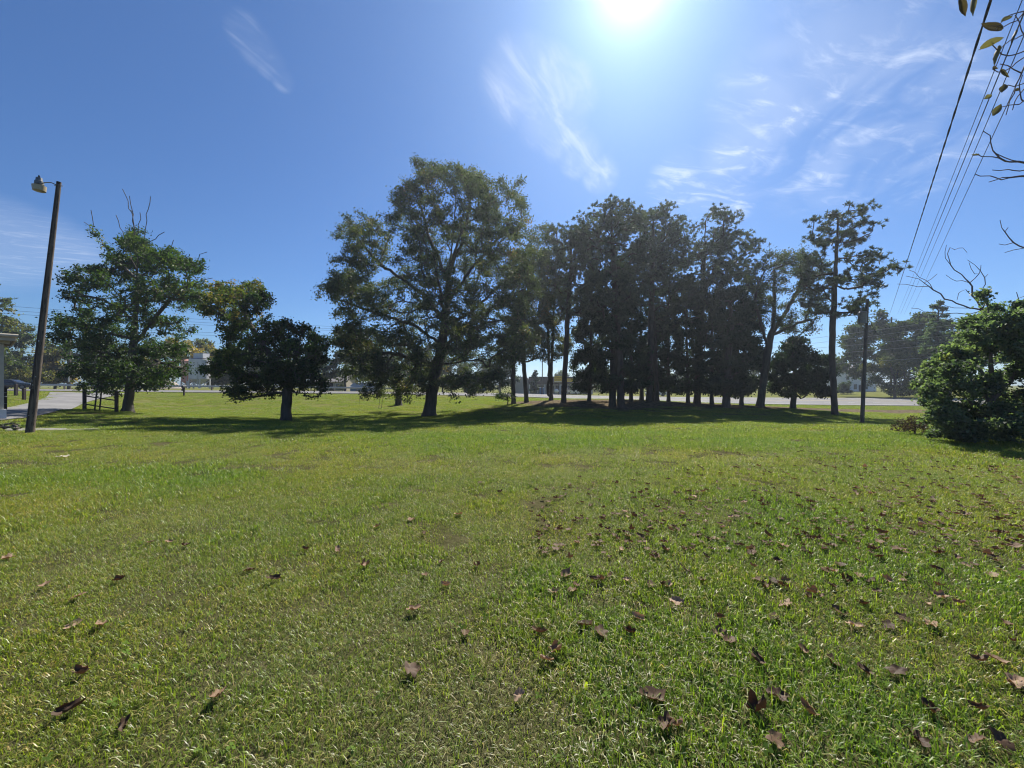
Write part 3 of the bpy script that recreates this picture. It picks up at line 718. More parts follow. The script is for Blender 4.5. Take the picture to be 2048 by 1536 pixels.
# low growth at the foot of the grove
def shrub(label, px, d, lobes, nl, seed, nt_=50, mat='leaf', tint=(.4, .2), leaf=(.15, .09), name='shrub', cat='shrub', sigma=.25, **k):
    by = 768 + (EYE - g1((px - CX) / F * d, d)) * F / d
    return tree(name, label, [(px, by), (px + 1, by - 8), (lobes[0][0], min(by - 12, lobes[0][1]))], d, .06, lobes, nt_, nl, 'leaf', leaf=leaf, sigma=sigma, seed=seed, cat=cat, mat=mat, tint=tint, thr=.2, hollow=.2, up=.1, flare=.1, lowz=.1, step=.3, **k)
cedar('shaggy cedar filling the space right of the rounded pine', 1262, 42, [(1262, 640, 24, 40), (1264, 700, 34, 44), (1264, 755, 36, 30), (1258, 600, 18, 30)], 18000, 39, nt_=90)
cedar('thin cedar behind the flat topped pine', 1305, 47, [(1308, 650, 22, 40), (1308, 710, 30, 40), (1306, 758, 32, 24)], 13000, 40, nt_=70)
shrub('low leafy sprig at the foot of the two slim trunks', 1015, 41, [(1015, 793, 22, 7), (1000, 792, 14, 6)], 700, 51, 16, tint=(.1, .12))
shrub('low weedy plant on the far side of the leaning light pole base', 32, 13.6, [(30, 858, 22, 6), (14, 852, 16, 6), (44, 862, 12, 4)], 420, 52, 24, tint=(.35, .2), leaf=(.06, .03), sigma=.07, name='weed', cat='weed')

# ------------------------------------------------------------------ added haze
hm = bpy.data.materials.new('shadow_lift_haze'); hm.use_nodes = True
ht = hm.node_tree; ht.nodes.clear()
ho = ht.nodes.new('ShaderNodeOutputMaterial'); hv = ht.nodes.new('ShaderNodeVolumePrincipled')
hv.inputs['Color'].default_value = (.80, .88, 1.0, 1); hv.inputs['Density'].default_value = .00050; hv.inputs['Anisotropy'].default_value = .6
ht.links.new(hv.outputs[0], ho.inputs['Volume'])
shadow_lift_haze = MB().box((0, 430, 8.5), (1440, 960, 35)).build('shadow_lift_haze', hm)  # added volume in place of lens veil, lifts the shadows towards the sun
shadow_lift_haze['kind'] = 'stuff'

# ------------------------------------------------------------------ far side of the road
def far_tree(label, px, d, lobes, nl, seed, nt_=50, r0=.25, mat='far_leaf', tint=(.4, .25), leaf=(.55, .38), sigma=.75, name='roadside_tree', group='trees beyond the road', **k):
    by = 768 + (EYE - g1((px - CX) / F * d, d)) * F / d
    return tree(name, label, [(px, by), (px, (by + lobes[0][1]) / 2), (lobes[0][0], lobes[0][1])], d, r0, lobes, nt_, nl, 'leaf', leaf=leaf, sigma=sigma, seed=seed, mat=mat, tint=tint, thr=.2, step=1.0, flare=.1, group=group, hollow=.3, nside=5, tip=.03, **k)
far_tree('dusty green tree with a high rounded top behind the light pole, left of it', 45, 92, [(42, 655, 30, 20), (20, 690, 40, 30), (60, 700, 40, 40), (30, 740, 50, 30)], 7000, 61)
far_tree('feathery green treetop just peeping in at the far left above the carport', -40, 70, [(-40, 600, 42, 45), (-50, 660, 50, 50), (-40, 720, 50, 40)], 6000, 62)
far_tree('olive yellow bushy tree between the light pole and the distant utility pole', 110, 88, [(105, 715, 30, 22), (100, 745, 45, 22, .2), (125, 750, 30, 18, .3)], 6000, 63, mat='leaf_yellow', tint=(.4, .25))
far_tree('dark green tree low behind the guardrail at the far left', 10, 85, [(5, 735, 26, 22), (30, 750, 40, 18)], 4500, 64, tint=(.15, .15))
far_tree('green roadside tree half hidden behind the dead topped tree', 190, 90, [(190, 700, 40, 30), (180, 740, 50, 26), (220, 745, 40, 22)], 7000, 65, tint=(.3, .2))
far_tree('bright yellow green tree left of the silos', 345, 100, [(350, 690, 32, 14), (330, 715, 44, 26, .2), (370, 705, 36, 22, .2)], 6500, 66, mat='leaf_yellow', tint=(.55, .25))
far_tree('yellow green tree rising behind the white silo', 425, 108, [(425, 700, 46, 20), (450, 725, 44, 30), (405, 730, 34, 30), (470, 750, 40, 22)], 8000, 67, mat='leaf_yellow', tint=(.45, .25))
far_tree('dull green tree behind the maple and right of the silos', 520, 100, [(520, 725, 36, 30), (500, 750, 40, 20), (560, 745, 50, 26)], 6000, 68, tint=(.3, .2))
far_tree('brownish green tree above the grey roofed house', 690, 92, [(700, 690, 42, 30), (690, 725, 36, 26), (655, 740, 26, 18), (730, 720, 40, 40)], 8000, 69, tint=(.35, .3))
far_tree('dark tree right of the grey roofed house, behind the oak', 745, 96, [(750, 725, 40, 36), (770, 750, 40, 22), (725, 748, 22, 16)], 6000, 70, tint=(.12, .15))
far_tree('dark green tree behind the silver car', 930, 112, [(920, 720, 40, 36), (950, 740, 44, 28), (900, 750, 40, 20)], 7000, 71, tint=(.12, .15))
far_tree('dark bushy tree left of the grey metal store wall', 1000, 108, [(1000, 735, 34, 30), (985, 758, 36, 20), (1015, 760, 22, 18)], 6000, 72, tint=(.15, .15))
far_tree('round brownish tree behind the yellow sign', 1120, 160, [(1122, 752, 14, 9), (1120, 762, 20, 12)], 2500, 73, tint=(.35, .2), leaf=(.6, .4))
HAZY = ['behind the leftmost cedar', 'behind the rounded pine', 'behind the flat topped pine', 'behind the narrow cedar', 'behind the row of cedars', 'behind the cedar beside the forked oak', 'seen just right of the forked oak', 'seen just left of the lone pine']
for i, (px, ty, w_) in enumerate([(1190, 745, 40), (1245, 735, 46), (1300, 752, 40), (1360, 748, 46), (1425, 742, 46), (1490, 738, 46), (1550, 742, 44), (1625, 730, 40)]):
    far_tree('hazy green tree far across the road, ' + HAZY[i], px, 150, [(px, ty, w_ * .7, 16), (px - 12, ty + 18, w_, 18), (px + 14, ty + 20, w_, 16)], 3200, 74 + i, 34, tint=(.35, .2), leaf=(.7, .45), sigma=.8, group='hazy trees behind the grove')
far_tree('tall dark tree beyond the road, directly behind the right utility pole', 1725, 88, [(1730, 690, 40, 40), (1700, 720, 40, 30), (1760, 680, 40, 34), (1720, 660, 26, 22)], 9000, 85, tint=(.15, .15))
far_tree('vine hung tree with a broad lumpy top beyond the road at the right', 1790, 82, [(1785, 648, 46, 24), (1830, 655, 40, 24), (1800, 690, 60, 36), (1850, 700, 46, 40), (1770, 720, 46, 30)], 12000, 86, tint=(.18, .2))
far_tree('rounded olive bush hiding the lower part of the white house', 1790, 78, [(1780, 725, 44, 22), (1800, 750, 52, 28), (1770, 762, 40, 18), (1830, 760, 40, 24)], 10000, 87, tint=(.45, .25), leaf=(.3, .2))
far_tree('column shaped snag smothered in dark vines beyond the bush', 1872, 60, [(1877, 622, 13, 20), (1872, 650, 20, 24), (1884, 662, 17, 22), (1872, 690, 24, 30)], 8000, 88, tint=(.1, .15), leaf=(.24, .18), sigma=.28, mat='vine', name='vine_covered_snag', group=None)
far_tree('dark tree over the road behind the bush at the right edge', 1900, 80, [(1900, 700, 50, 40), (1940, 680, 50, 50), (1880, 750, 40, 40), (1990, 690, 60, 60)], 9000, 89, tint=(.1, .15))
far_tree('low green tree between the dead topped tree and the gravel heap', 282, 112, [(282, 735, 34, 24), (270, 752, 36, 16), (300, 750, 30, 16)], 5000, 401, tint=(.35, .2))
far_tree('leafy green tree just right of the white silo', 445, 100, [(446, 742, 26, 26), (440, 760, 24, 12), (462, 752, 24, 18)], 4500, 402, tint=(.4, .2))
far_tree('dark tree behind the right side of the maple', 605, 110, [(605, 720, 34, 30), (625, 745, 30, 22), (590, 750, 40, 18)], 6000, 403, tint=(.2, .15))
far_tree('dark green tree behind the oak, left of its trunk', 815, 106, [(815, 725, 44, 36), (790, 750, 40, 20), (845, 748, 40, 22)], 7000, 404, tint=(.15, .15))
far_tree('dark green tree behind the oak, right of its trunk', 885, 108, [(880, 715, 40, 36), (870, 750, 44, 20)], 6000, 405, tint=(.15, .15))
far_tree('olive tree low behind the dead topped tree trunk', 225, 104, [(228, 745, 34, 20), (245, 755, 30, 14)], 4000, 406, mat='leaf_yellow', tint=(.3, .2))
far_tree('yellow olive bushes low at the far left, behind the bollards', 62, 80, [(70, 750, 34, 16), (50, 757, 30, 12)], 4500, 407, mat='leaf_yellow', tint=(.35, .25), leaf=(.35, .25))
shrub('dark round shrub beside the white house', 1687, 100, [(1686, 780, 14, 12), (1690, 770, 10, 10)], 3000, 90, 30, mat='far_leaf', tint=(.1, .12), leaf=(.3, .2), sigma=.4)
shrub('low roadside bush right of the house, at the verge of the road', 1840, 82, [(1850, 778, 40, 14), (1800, 782, 30, 10)], 4500, 91, 40, mat='far_leaf', tint=(.15, .2), leaf=(.3, .2), sigma=.4)
shrub('pointed young conifer in front of the grey metal store wall', 1070, 100, [(1069, 750, 5, 10), (1070, 764, 9, 10), (1070, 776, 11, 9)], 3500, 92, 40, mat='cedar', tint=(.4, .2), leaf=(.4, .2), sigma=.25, name='young_conifer', cat='tree')
shrub('yellowish bush in front of the grey roofed house', 685, 84, [(682, 774, 8, 4)], 500, 93, 10, mat='leaf_yellow', tint=(.4, .2), leaf=(.25, .18), sigma=.3)

# ------------------------------------------------------------------ right foreground bush, dead trees, shrub
tree('vine_bush', 'big sunlit mass of vines and leafy bush filling the right edge of the lawn', [(1990, 893), (1985, 800), (1980, 700), (1975, 650)], 11.5, .12,
     lobes_in([(1842, 768), (1868, 738), (1900, 702), (1945, 660), (1966, 606), (1985, 645), (2018, 618), (2060, 628), (2120, 600), (2200, 640), (2220, 900), (1930, 890), (1885, 878), (1862, 838), (1866, 800)], 320, (9, 25), (8, 20), 914, 1.3, None, .36, .0)
     + [(1838, 772, 9, 6), (1852, 748, 9, 7), (1862, 728, 8, 7), (1884, 702, 9, 7), (1912, 682, 9, 8), (1938, 648, 8, 9), (1966, 592, 6, 9), (1990, 622, 8, 9), (2022, 604, 8, 10), (2046, 612, 9, 8), (1848, 800, 8, 6), (1850, 838, 8, 6), (1872, 872, 10, 5)] * 2, 1250, 84000,
     leaf=(.09, .066), sigma=.12, minr=.008, nside=5, seed=101, mat='vine', tint=(.42, .22), thr=.1, hollow=.3, up=.2, lowz=.03, step=.22, cat='bush', squash=.75, tip=.006, bark='dead_wood',
     limbs=[[(1988, 850), (1940, 800), (1890, 770)], [(1985, 800), (2040, 740), (2080, 680)], [(1990, 870), (2080, 830), (2150, 780)], [(1985, 810), (1960, 740), (1945, 690)], [(1988, 860), (1930, 850), (1890, 840)], [(1978, 680), (1973, 640), (1972, 605)]])
tree('dead_shrub', 'low dry brown shrub of bare stems left of the vine mass', [(1830, 872), (1830, 865), (1830, 858)], 13.5, .02, [(1815, 852, 24, 15), (1848, 852, 28, 18), (1830, 843, 30, 13), (1798, 858, 14, 10)], 260, 1900, leaf=(.05, .03), sigma=.06, seed=102, mat='dry_brown', tint=(.5, .3),
     bark='dead_wood', step=.08, up=0, back=.6, lowz=.02, cat='shrub', tip=.005, thr=.2, hollow=.1)
deadtree = dict(cat='tree', bark='dead_wood', tip=.003, step=.2, flare=.1, p=1.4, nodew=.4)
tree('bare_tree', 'leafless tree with crooked purple brown boughs rising out of the vine mass', [(1992, 885), (1985, 760), (1975, 660), (1965, 620)], 12.5, .055, [(1, 1, 1, 1)], 0, 0, seed=103, **deadtree,
     dead=[[(1965, 620), (1948, 603), (1945, 575), (1938, 562), (1915, 545), (1899, 530), (1896, 505), (1900, 495)], [(1898, 528), (1888, 512), (1893, 490)], [(1900, 500), (1912, 505), (1922, 485), (1934, 505)], [(1938, 562), (1920, 565), (1900, 560), (1892, 550)], [(1942, 566), (1960, 545), (1962, 535)],
           [(1965, 620), (1920, 610), (1895, 602), (1868, 580), (1850, 568), (1838, 555), (1812, 552)], [(1855, 572), (1830, 574), (1795, 568)], [(1868, 580), (1855, 560), (1818, 540)], [(1850, 568), (1870, 552), (1874, 548)], [(1935, 614), (1910, 618), (1880, 606)],
           [(1965, 622), (1945, 625), (1900, 628), (1850, 622), (1822, 616)], [(1960, 555), (1945, 545), (1938, 525)], [(1978, 605), (1972, 575), (1964, 540), (1962, 530)], [(1964, 540), (1950, 530), (1935, 520)], [(1948, 590), (1925, 572), (1912, 585), (1914, 600)], [(1967, 560), (1972, 552), (1976, 548)]])
tree('bare_tree', 'leafless grey stub poking out of the vine mass at the right edge', [(2060, 885), (2052, 760), (2042, 620), (2033, 584)], 12.0, .05, [(1, 1, 1, 1)], 0, 0, seed=104, **deadtree, dead=[[(2038, 600), (2050, 592), (2070, 570)], [(2052, 700), (2075, 620), (2090, 520), (2048, 500), (2022, 485), (2006, 462), (2000, 440)], [(2022, 485), (2005, 492), (1998, 488)], [(2045, 499), (2025, 500), (2010, 505)], [(2012, 470), (2016, 455)]])

# near tree at the right edge whose boughs hang into the frame
nd = 2.7
near_root = tree('overhanging_tree', 'nearly bare tree at the right edge, its twigs and curled leaves hanging into the corner', [(2560, 1226), (2500, 700), (2450, 200), (2300, -80)], nd, .07, [(1, 1, 1, 1)], 0, 0, seed=105, cat='tree', bark='dead_wood', tip=.0016, step=.05, flare=.1, p=1.15, nodew=.5,
     dead=[[(2480, 500), (2250, 360), (2120, 335), (2060, 326), (2010, 322), (1975, 315), (1953, 308)], [(1992, 318), (1984, 290), (1966, 262)], [(2040, 325), (2015, 318), (1990, 306)], [(2250, 360), (2120, 345), (2010, 358), (1950, 348)], [(2100, 344), (2040, 338), (1985, 340)], [(2120, 350), (2050, 350), (1978, 364)],
           [(2450, 200), (2250, 140), (2100, 90), (2040, 120), (2000, 150), (1985, 138)], [(2100, 90), (2050, 130), (2022, 200), (2012, 230)], [(2250, 140), (2120, 60), (2048, 15), (2010, 35), (1992, 60)], [(2120, 60), (2040, 70), (2012, 85), (2000, 100)], [(2100, 90), (2050, 100), (2010, 120), (1975, 82)], [(2200, 150), (2080, 190), (2020, 212), (2004, 214)], [(2200, 150), (2070, 160), (2040, 172), (2016, 170)], [(2300, -80), (2120, -60), (1990, -40), (1950, -10)], [(2048, 40), (2000, 55), (1978, 52)],
           [(2040, 150), (2020, 132), (2000, 128)], [(2060, 90), (2035, 60), (2030, 30)], [(2050, 210), (2035, 180), (2045, 150)], [(2070, 160), (2030, 190), (2025, 220)]])
def near_leaf(px, py, length_px, ang, tilt, seed):
    """one dry leaf, curled along its midrib, hung on a twig"""
    r = random.Random(seed); n, mseg = 9, 4
    ln = length_px * .8 / F * nd
    wd = ln * r.uniform(.5, .62)
    v, f = [], []
    for i in range(n):
        s = i / (n - 1); w_ = wd * .5 * math.sin(math.pi * min(1, s * .96 + .04)) ** .8 * (1.15 - .5 * s)
        for j in range(mseg + 1):
            u = (j / mseg - .5) * 2
            v.append((s * ln, u * w_ * .8, abs(u) ** 1.6 * w_ * .75 - .18 * ln * math.sin(s * 2.4) + r.uniform(-.002, .002)))
    f = [(i * (mseg + 1) + j, i * (mseg + 1) + j + 1, (i + 1) * (mseg + 1) + j + 1, (i + 1) * (mseg + 1) + j) for i in range(n - 1) for j in range(mseg)]
    me = mesh_np('leaf', np.array(v), [np.array(f)], M['dry_near'], {'tint': np.full(len(v), r.random())}, True)
    o = link('leaf', me, near_root)
    q = P(px, py, nd) - np.array(near_root.location)
    o.location = q
    o.rotation_euler = (tilt, r.uniform(-.4, .4) - ang, r.uniform(-.5, .5))
M['dry_near'] = leaf_mat('half dry leaves', [(0, (.07, .05, .045)), (.5, (.13, .105, .065)), (1, (.22, .19, .10))], .25, .05)
for i, a in enumerate([(1918, -4, 52, -.25, .6), (1950, -20, 60, -1.1, .9), (1960, 98, 52, .3, -.4), (2004, 60, 48, 2.3, 1.2), (1996, 92, 46, -1.2, .5), (2000, 140, 32, -.2, 1.3), (1984, 136, 26, .1, 1.4), (2004, 185, 36, .8, .4), (1968, 198, 30, .3, 1.4), (1986, 232, 36, .9, 1.2), (1944, 310, 22, .1, .4), (2002, 44, 30, .9, 1.3), (2030, 182, 22, .8, 1.3), (2032, 60, 34, -1.3, .7)]):
    near_leaf(*a, seed=200 + i)

# ------------------------------------------------------------------ poles and wires
def wood_pole(root, base, top, r0, r1):
    b, t_ = np.array(base) - np.array(root.location), np.array(top) - np.array(root.location)
    return MB().tube([b + (t_ - b) * s for s in np.linspace(0, 1, 12)], np.linspace(r0, r1, 12), 14).build('pole', M['pole_wood'], root, True)
# leaning light pole
b = on(59, 13); t_ = P(118, 364, 13.2)
lp = thing('light_pole', 'leaning wooden pole with a barn light, at the left edge of the lawn', 'light pole', b)
wood_pole(lp, b + np.array([0, 0, -.1]), t_, .112, .062)
q = t_ - b
arm = MB().tube([q + np.array(v) for v in ((0, -.06, -.14), (-.15, -.1, -.07), (-.28, -.14, -.09), (-.40, -.16, -.13))], .016, 8).build('arm', M['alu'], lp, True)
lamp = MB().lathe([(.035, .31), (.075, .30), (.085, .20), (.11, .18), (.115, .08), (.07, .05), (.07, .03)], tuple(q + np.array([-.47, -.17, -.25])), 18).build('lamp_head', M['alu'], lp, True)
MB().lathe([(.022, .07), (.027, .02), (.022, 0)], tuple(q + np.array([-.47, -.17, .06])), 12).build('photocell', M['black'], lamp, True)
MB().lathe([(.08, 0), (.172, -.02), (.155, -.19), (.12, -.205), (.03, -.205)], tuple(q + np.array([-.47, -.17, -.20])), 22).build('lens', M['lens'], lamp, True)
pts = [np.array((0, 0, 0)) + q * s + np.array([.02, -.12 + .05 * s, 0]) for s in np.linspace(.02, .97, 16)]
MB().tube(pts, .011, 5).build('conduit', M['cable'], lp, True)
MB().tube([np.array([-.03, -.122, .55]), np.array([.09, -.085, .60]), np.array([.122, .03, .63])], .012, 5).build('band', M['steel'], lp, True)

for z_, a_ in ((1.5, -1.4), (1.62, -1.2), (2.3, -1.7), (3.1, -1.0), (1.9, -.8)):
    c_ = q * (z_ / q[2]); MB().box((c_[0] + .106 * math.cos(a_), c_[1] + .106 * math.sin(a_), z_), (.02, .02, .04)).build('staple', M['steel'], lp)
c_ = q * (1.75 / q[2]); MB().box((c_[0] + .02, c_[1] - .112, 1.75), (.05, .012, .08)).build('tag', M['alu'], lp)
MB().tube([q * .985 + np.array([-.12, -.02, 0]), q * .985 + np.array([.13, .02, 0])], .012, 6).build('bolt', M['steel'], lp, True)

# right utility pole with transformer
b = on(1724, 28); t_ = P(1735, 598, 28)
up_ = thing('utility_pole', 'wooden utility pole with a grey transformer, right of the lone pine', 'utility pole', b)
wood_pole(up_, b + np.array([0, 0, -.1]), t_, .125, .088)
q = t_ - b
zt = lambda py: EYE - (py - CY) / F * 28 - b[2]
tr_ = MB().lathe([(.10, .0), (.25, .03), (.26, .80), (.27, .82), (.22, .88), (.08, .92)], (q[0] - .42, -.05, zt(648)), 18).build('transformer', M['alu'], up_, True)
MB().lathe([(.03, 0), (.06, .05), (.04, .1), (.06, .15), (.03, .3)], (q[0] - .5, -.05, zt(648) + .9), 8).build('bushing', M['ceramic'], tr_, True)
MB().lathe([(.03, 0), (.06, .05), (.04, .1), (.06, .15), (.03, .3)], (q[0] - .66, -.05, zt(648) + .55), 8).build('bushing', M['ceramic'], tr_, True)
MB().box((q[0] - .2, -.05, zt(642)), (.16, .06, .10)).build('bracket', M['steel'], up_)
MB().tube([(q[0] + .1, -.05, zt(630)), (q[0] + .45, -.1, zt(627))], .025, 6).build('bracket', M['steel'], up_, True)
MB().tube([(q[0] + .1, -.05, zt(636)), (q[0] + .45, -.1, zt(633))], .025, 6).build('bracket', M['steel'], up_, True)
MB().tube([(q[0] + .12 + .9 * s, -.08, zt(642) - 1.05 * math.sin(s * math.pi * .62)) for s in np.linspace(0, 1, 14)], .018, 6).build('drip_loop', M['cable'], up_, True)
MB().tube([(q[0] - .12, -.1, zt(604)), (q[0] - .28, -.1, zt(626)), (q[0] - .48, -.06, zt(638))], .012, 5).build('lead_wire', M['cable'], up_, True)

# far utility pole on the left and one hidden behind the right trees
def far_pole(label, px, ptop, d, r0=.19, marker=None, cross=False):
    b = on(px, d); t_ = P(px + 1, ptop, d)
    o = thing('utility_pole', label, 'utility pole', b, 0, 'distant utility poles')
    wood_pole(o, b, t_, r0, r0 * .7)
    if marker: MB().box((r0 * .55, -r0 * .75, marker), (r0 * .9, .05, 2.6)).build('marker', M['white_paint'], o)
    if cross: MB().box((0, -.12, t_[2] - b[2] - .5), (2.4, .1, .12)).build('crossarm', M['pole_wood'], o)
    return o, t_
pA, tA = far_pole('distant pole with a pale marker strip, left of the dead topped tree', 138, 655, 70, .28, 2.6)
pB, tB = far_pole('thin distant pole seen between the slim trunks, in front of the store', 1084, 722, 98, .15)
pC, tC = far_pole('distant pole hidden in the trees where the overhead cables come down', 1782, 634, 86, .2, None, True)
def wire(label, pts, rad, name='power_line', group=None, cat='power line', mat='cable', n=6):
    pts = np.asarray(pts); c = pts[0].copy()
    o = MB().tube(pts - c, rad, n).build(name, M[mat], None, True); o.location = c
    return tag(o, label, cat, group)
def span(a, b, sag, n=40):
    s = np.linspace(0, 1, n)[:, None]
    return a * (1 - s) + b * s - np.array([0, 0, 1]) * 4 * sag * s * (1 - s)
# overhead cables from the far right pole, passing over and to the right of the camera
def overhead(px, py, y, tgt, sag, back=1.55):
    a = tgt; b = P(px, py, y)
    e = a + (b - a) * back
    return span(a, e, sag, 90)
tc_ = overhead(1962, 20, 6.0, P(1776, 637, 86), .35)
s = np.arange(len(tc_))
pts_d = np.concatenate([np.linspace(tc_[i], tc_[i + 1], 8, endpoint=False) for i in range(len(tc_) - 1)])
ph = np.arange(len(pts_d)) * .85
wob = np.stack([np.cos(ph), np.zeros(len(ph)), np.sin(ph)], 1) * .0105
tw = thing('service_cable', 'thick twisted overhead cable, leftmost of the lines falling from the top right corner', 'cable', pts_d[0])
MB().tube(pts_d + wob - pts_d[0], .0105, 6).build('strand', M['cable'], tw, True)
MB().tube(pts_d - wob - pts_d[0], .0105, 6).build('strand', M['cable'], tw, True)
for i, (px, py, tx, ty, rad) in enumerate([(2030, 10, 1795, 628, .008), (2043, 12, 1801, 628, .012), (2050, 40, 1808, 629, .009), (2062, 80, 1818, 630, .009)]):
    wire(['leftmost and faintest of the four thin overhead lines at the right', 'second and heaviest of the four thin overhead lines at the right', 'third of the four thin overhead lines at the right, counted from the twisted cable', 'rightmost of the four thin overhead lines at the right'][i],
         overhead(px, py, 8.0, P(tx, ty, 86), .3), rad, group='thin overhead lines')
# lines along the road
for i, (x0, y0, x1, y1) in enumerate([(-300, 580, 640, 644), (-300, 590, 640, 650), (-300, 606, 700, 672), (-300, 672, 650, 716)]):
    pass
far_l = [('uppermost of the road lines seen left of the light pole', -700, 553, 760, 657), ('second road line down, seen left of the light pole', -700, 566, 760, 661), ('third road line down, seen left of the light pole', -700, 576, 760, 664),
         ('fourth road line, crossing the gap left of the oak', -700, 600, 760, 676), ('fifth road line, crossing the gap left of the oak', -700, 607, 760, 681), ('thick communication line sagging past the carport roof', -700, 660, 760, 712), ('lowest communication line, just below the thick one', -700, 668, 760, 724)]
for i, (lb, x0, y0, x1, y1) in enumerate(far_l):
    wire(lb, span(P(x0, y0, 52), P(x1, y1, 100), .8, 50), .022 if i < 5 else .035, group='lines along the road on the left', n=5)
for i, (lb, x0, y0, x1, y1) in enumerate([('uppermost pale line running right from the utility pole', 1500, 690, 2150, 598), ('pale line second from the top, right of the utility pole', 1500, 700, 2150, 610), ('pale line third from the top, right of the utility pole', 1500, 705, 2150, 640), ('fourth pale line, passing behind the utility pole at mid height', 1500, 716, 2150, 660), ('lowest pale line, passing low behind the utility pole', 1500, 733, 2150, 690)]):
    wire(lb, span(P(x0, y0, 60), P(x1, y1, 42), .4, 40), .016, group='pale lines along the road on the right', mat='steel', n=5)

# ------------------------------------------------------------------ fences, posts, ladder, guardrail
def bevel_post(mb, c, w, h):
    mb.box((c[0], c[1], c[2] + h / 2), (w, w, h)); mb.box((c[0], c[1], c[2] + h + .02), (w, w, .04), 0, .6)
fp = on(169, 28)
fr = thing('rail_fence', 'short dark fence section of two posts and two rails beside the driveway', 'fence', fp)
pa, pb = np.zeros(3), on(233, 27.5) - fp
for q in (pa, pb):
    mb = MB(); bevel_post(mb, q - np.array([0, 0, .1]), .15, 1.62); mb.build('post', M['dark_wood'], fr)
for h in (1.02, .42):
    MB().tube([pa + np.array([.1, 0, h]), pb + np.array([-.1, 0, h - .12])], .045, 6).build('rail', M['dark_wood'], fr, True)
b = on(190, 28.6)
ld = thing('ladder', 'dark narrow ladder leaning up into the dead topped tree', 'ladder', b)
la, lb_ = on(189, 27.4) - b, on(199, 28.2) - b
ta, tb = P(200, 730, 29) - b, P(208, 730, 29.6) - b
for q0, q1 in ((la, ta), (lb_, tb)):
    MB().tube([q0, q0 * .5 + q1 * .5, q1], .045, 6).build('side_rail', M['dark_wood'], ld, True)
for s in (.55, .66, .77, .88):
    MB().tube([la * (1 - s) + ta * s, lb_ * (1 - s) + tb * s], .03, 6).build('rung', M['dark_wood'], ld, True)
for k in (.35, .62):
    q = (la * .3 + ta * .7) * (1 - k) + (lb_ * .3 + tb * .7) * k
    MB().tube([q, q - np.array([0, 0, .9])], .02, 5).build('strap', M['black'], ld, True)

def lone_post(label, px, d, h, w, name='gate_post', wires=False):
    b = on(px, d); o = thing(name, label, 'post', b)
    mb = MB(); bevel_post(mb, (0, 0, -.1), w * .68, h + .1); mb.build('post', M['dark_wood'], o)
    if wires:
        for z in (.45, .9, 1.15): MB().tube([(-.1, -.1, z), (.1, -.105, z + .03), (.1, .09, z)], .012, 5).build('wire_wrap', M['steel'], o, True)
    return o
lone_post('dark gate post wound with pale wire beside the carport post', 8, 24.5, 1.5, .26, wires=True)
lone_post('squat dark bollard on the grass strip, left of the pair by the road', 32, 40, 1.2, .30, 'bollard')
lone_post('squat dark bollard by the road, touching the light pole in view', 48, 37, 1.1, .28, 'bollard')

# mailbox on its post at the kerb
b = on(368, 48)
mbx = thing('mailbox', 'dark mailbox on a post at the far edge of the lawn, below the silos', 'mailbox', b)
MB().box((0, 0, .5), (.14, .14, 1.1)).build('post', M['dark_wood'], mbx)
prof = [(-.14, 0, 0), (.14, 0, 0), (.14, 0, .14)] + [(.14 * math.cos(a), 0, .14 + .14 * math.sin(a)) for a in np.linspace(.3, 2.84, 7)] + [(-.14, 0, .14)]
MB().prism(prof, (0, .5, 0), (0, -.25, 1.05)).build('box', M['black'], mbx)
MB().box((0, -.26, 1.17), (.22, .02, .2)).build('door', M['black'], mbx)
MB().box((0, -.27, .8), (.16, .03, .3)).build('plate', M['black'], mbx)

# guardrail along the far side
gl = [(rb[i] + (rb[i] - ra[i]) / np.linalg.norm(rb[i] - ra[i]) * 1.2) for i in range(len(rb))]
gl = np.array([p for p in gl if -78 < p[0] < -22])
cum = np.concatenate([[0], np.cumsum(np.linalg.norm(np.diff(gl, axis=0), axis=1))])
g0 = np.array([*gl[0], g1(*gl[0])])
gr = thing('guardrail', 'long galvanised guardrail on the far side of the road', 'guardrail', g0)
def gpt(s):
    x, y = np.interp(s, cum, gl[:, 0]), np.interp(s, cum, gl[:, 1]); return np.array([x, y, g1(x, y)]) - g0
nr_ = int(cum[-1] / 4)
post_me = MB().box((0, 0, .42), (.16, .18, .95)).mesh('post', M['pole_wood'])
for i in range(nr_ + 1):
    link('post', post_me, gr, gpt(i * cum[-1] / nr_) + np.array([0, .12, 0]))
for i in range(nr_):
    a, b = gpt(i * cum[-1] / nr_), gpt((i + 1) * cum[-1] / nr_)
    mb = MB(); pr = [(-.02, .60), (-.08, .64), (-.08, .70), (-.02, .75), (-.08, .81), (-.08, .87), (-.02, .92), (.0, .92), (.0, .60)]
    v = np.array([[a[0], a[1] + y, a[2] + z] for y, z in pr] + [[b[0], b[1] + y, b[2] + z] for y, z in pr]); n = len(pr)
    mb.add(v, [(j, (j + 1) % n, n + (j + 1) % n, n + j) for j in range(n)])
    mb.build('rail_panel', M['steel'], gr)

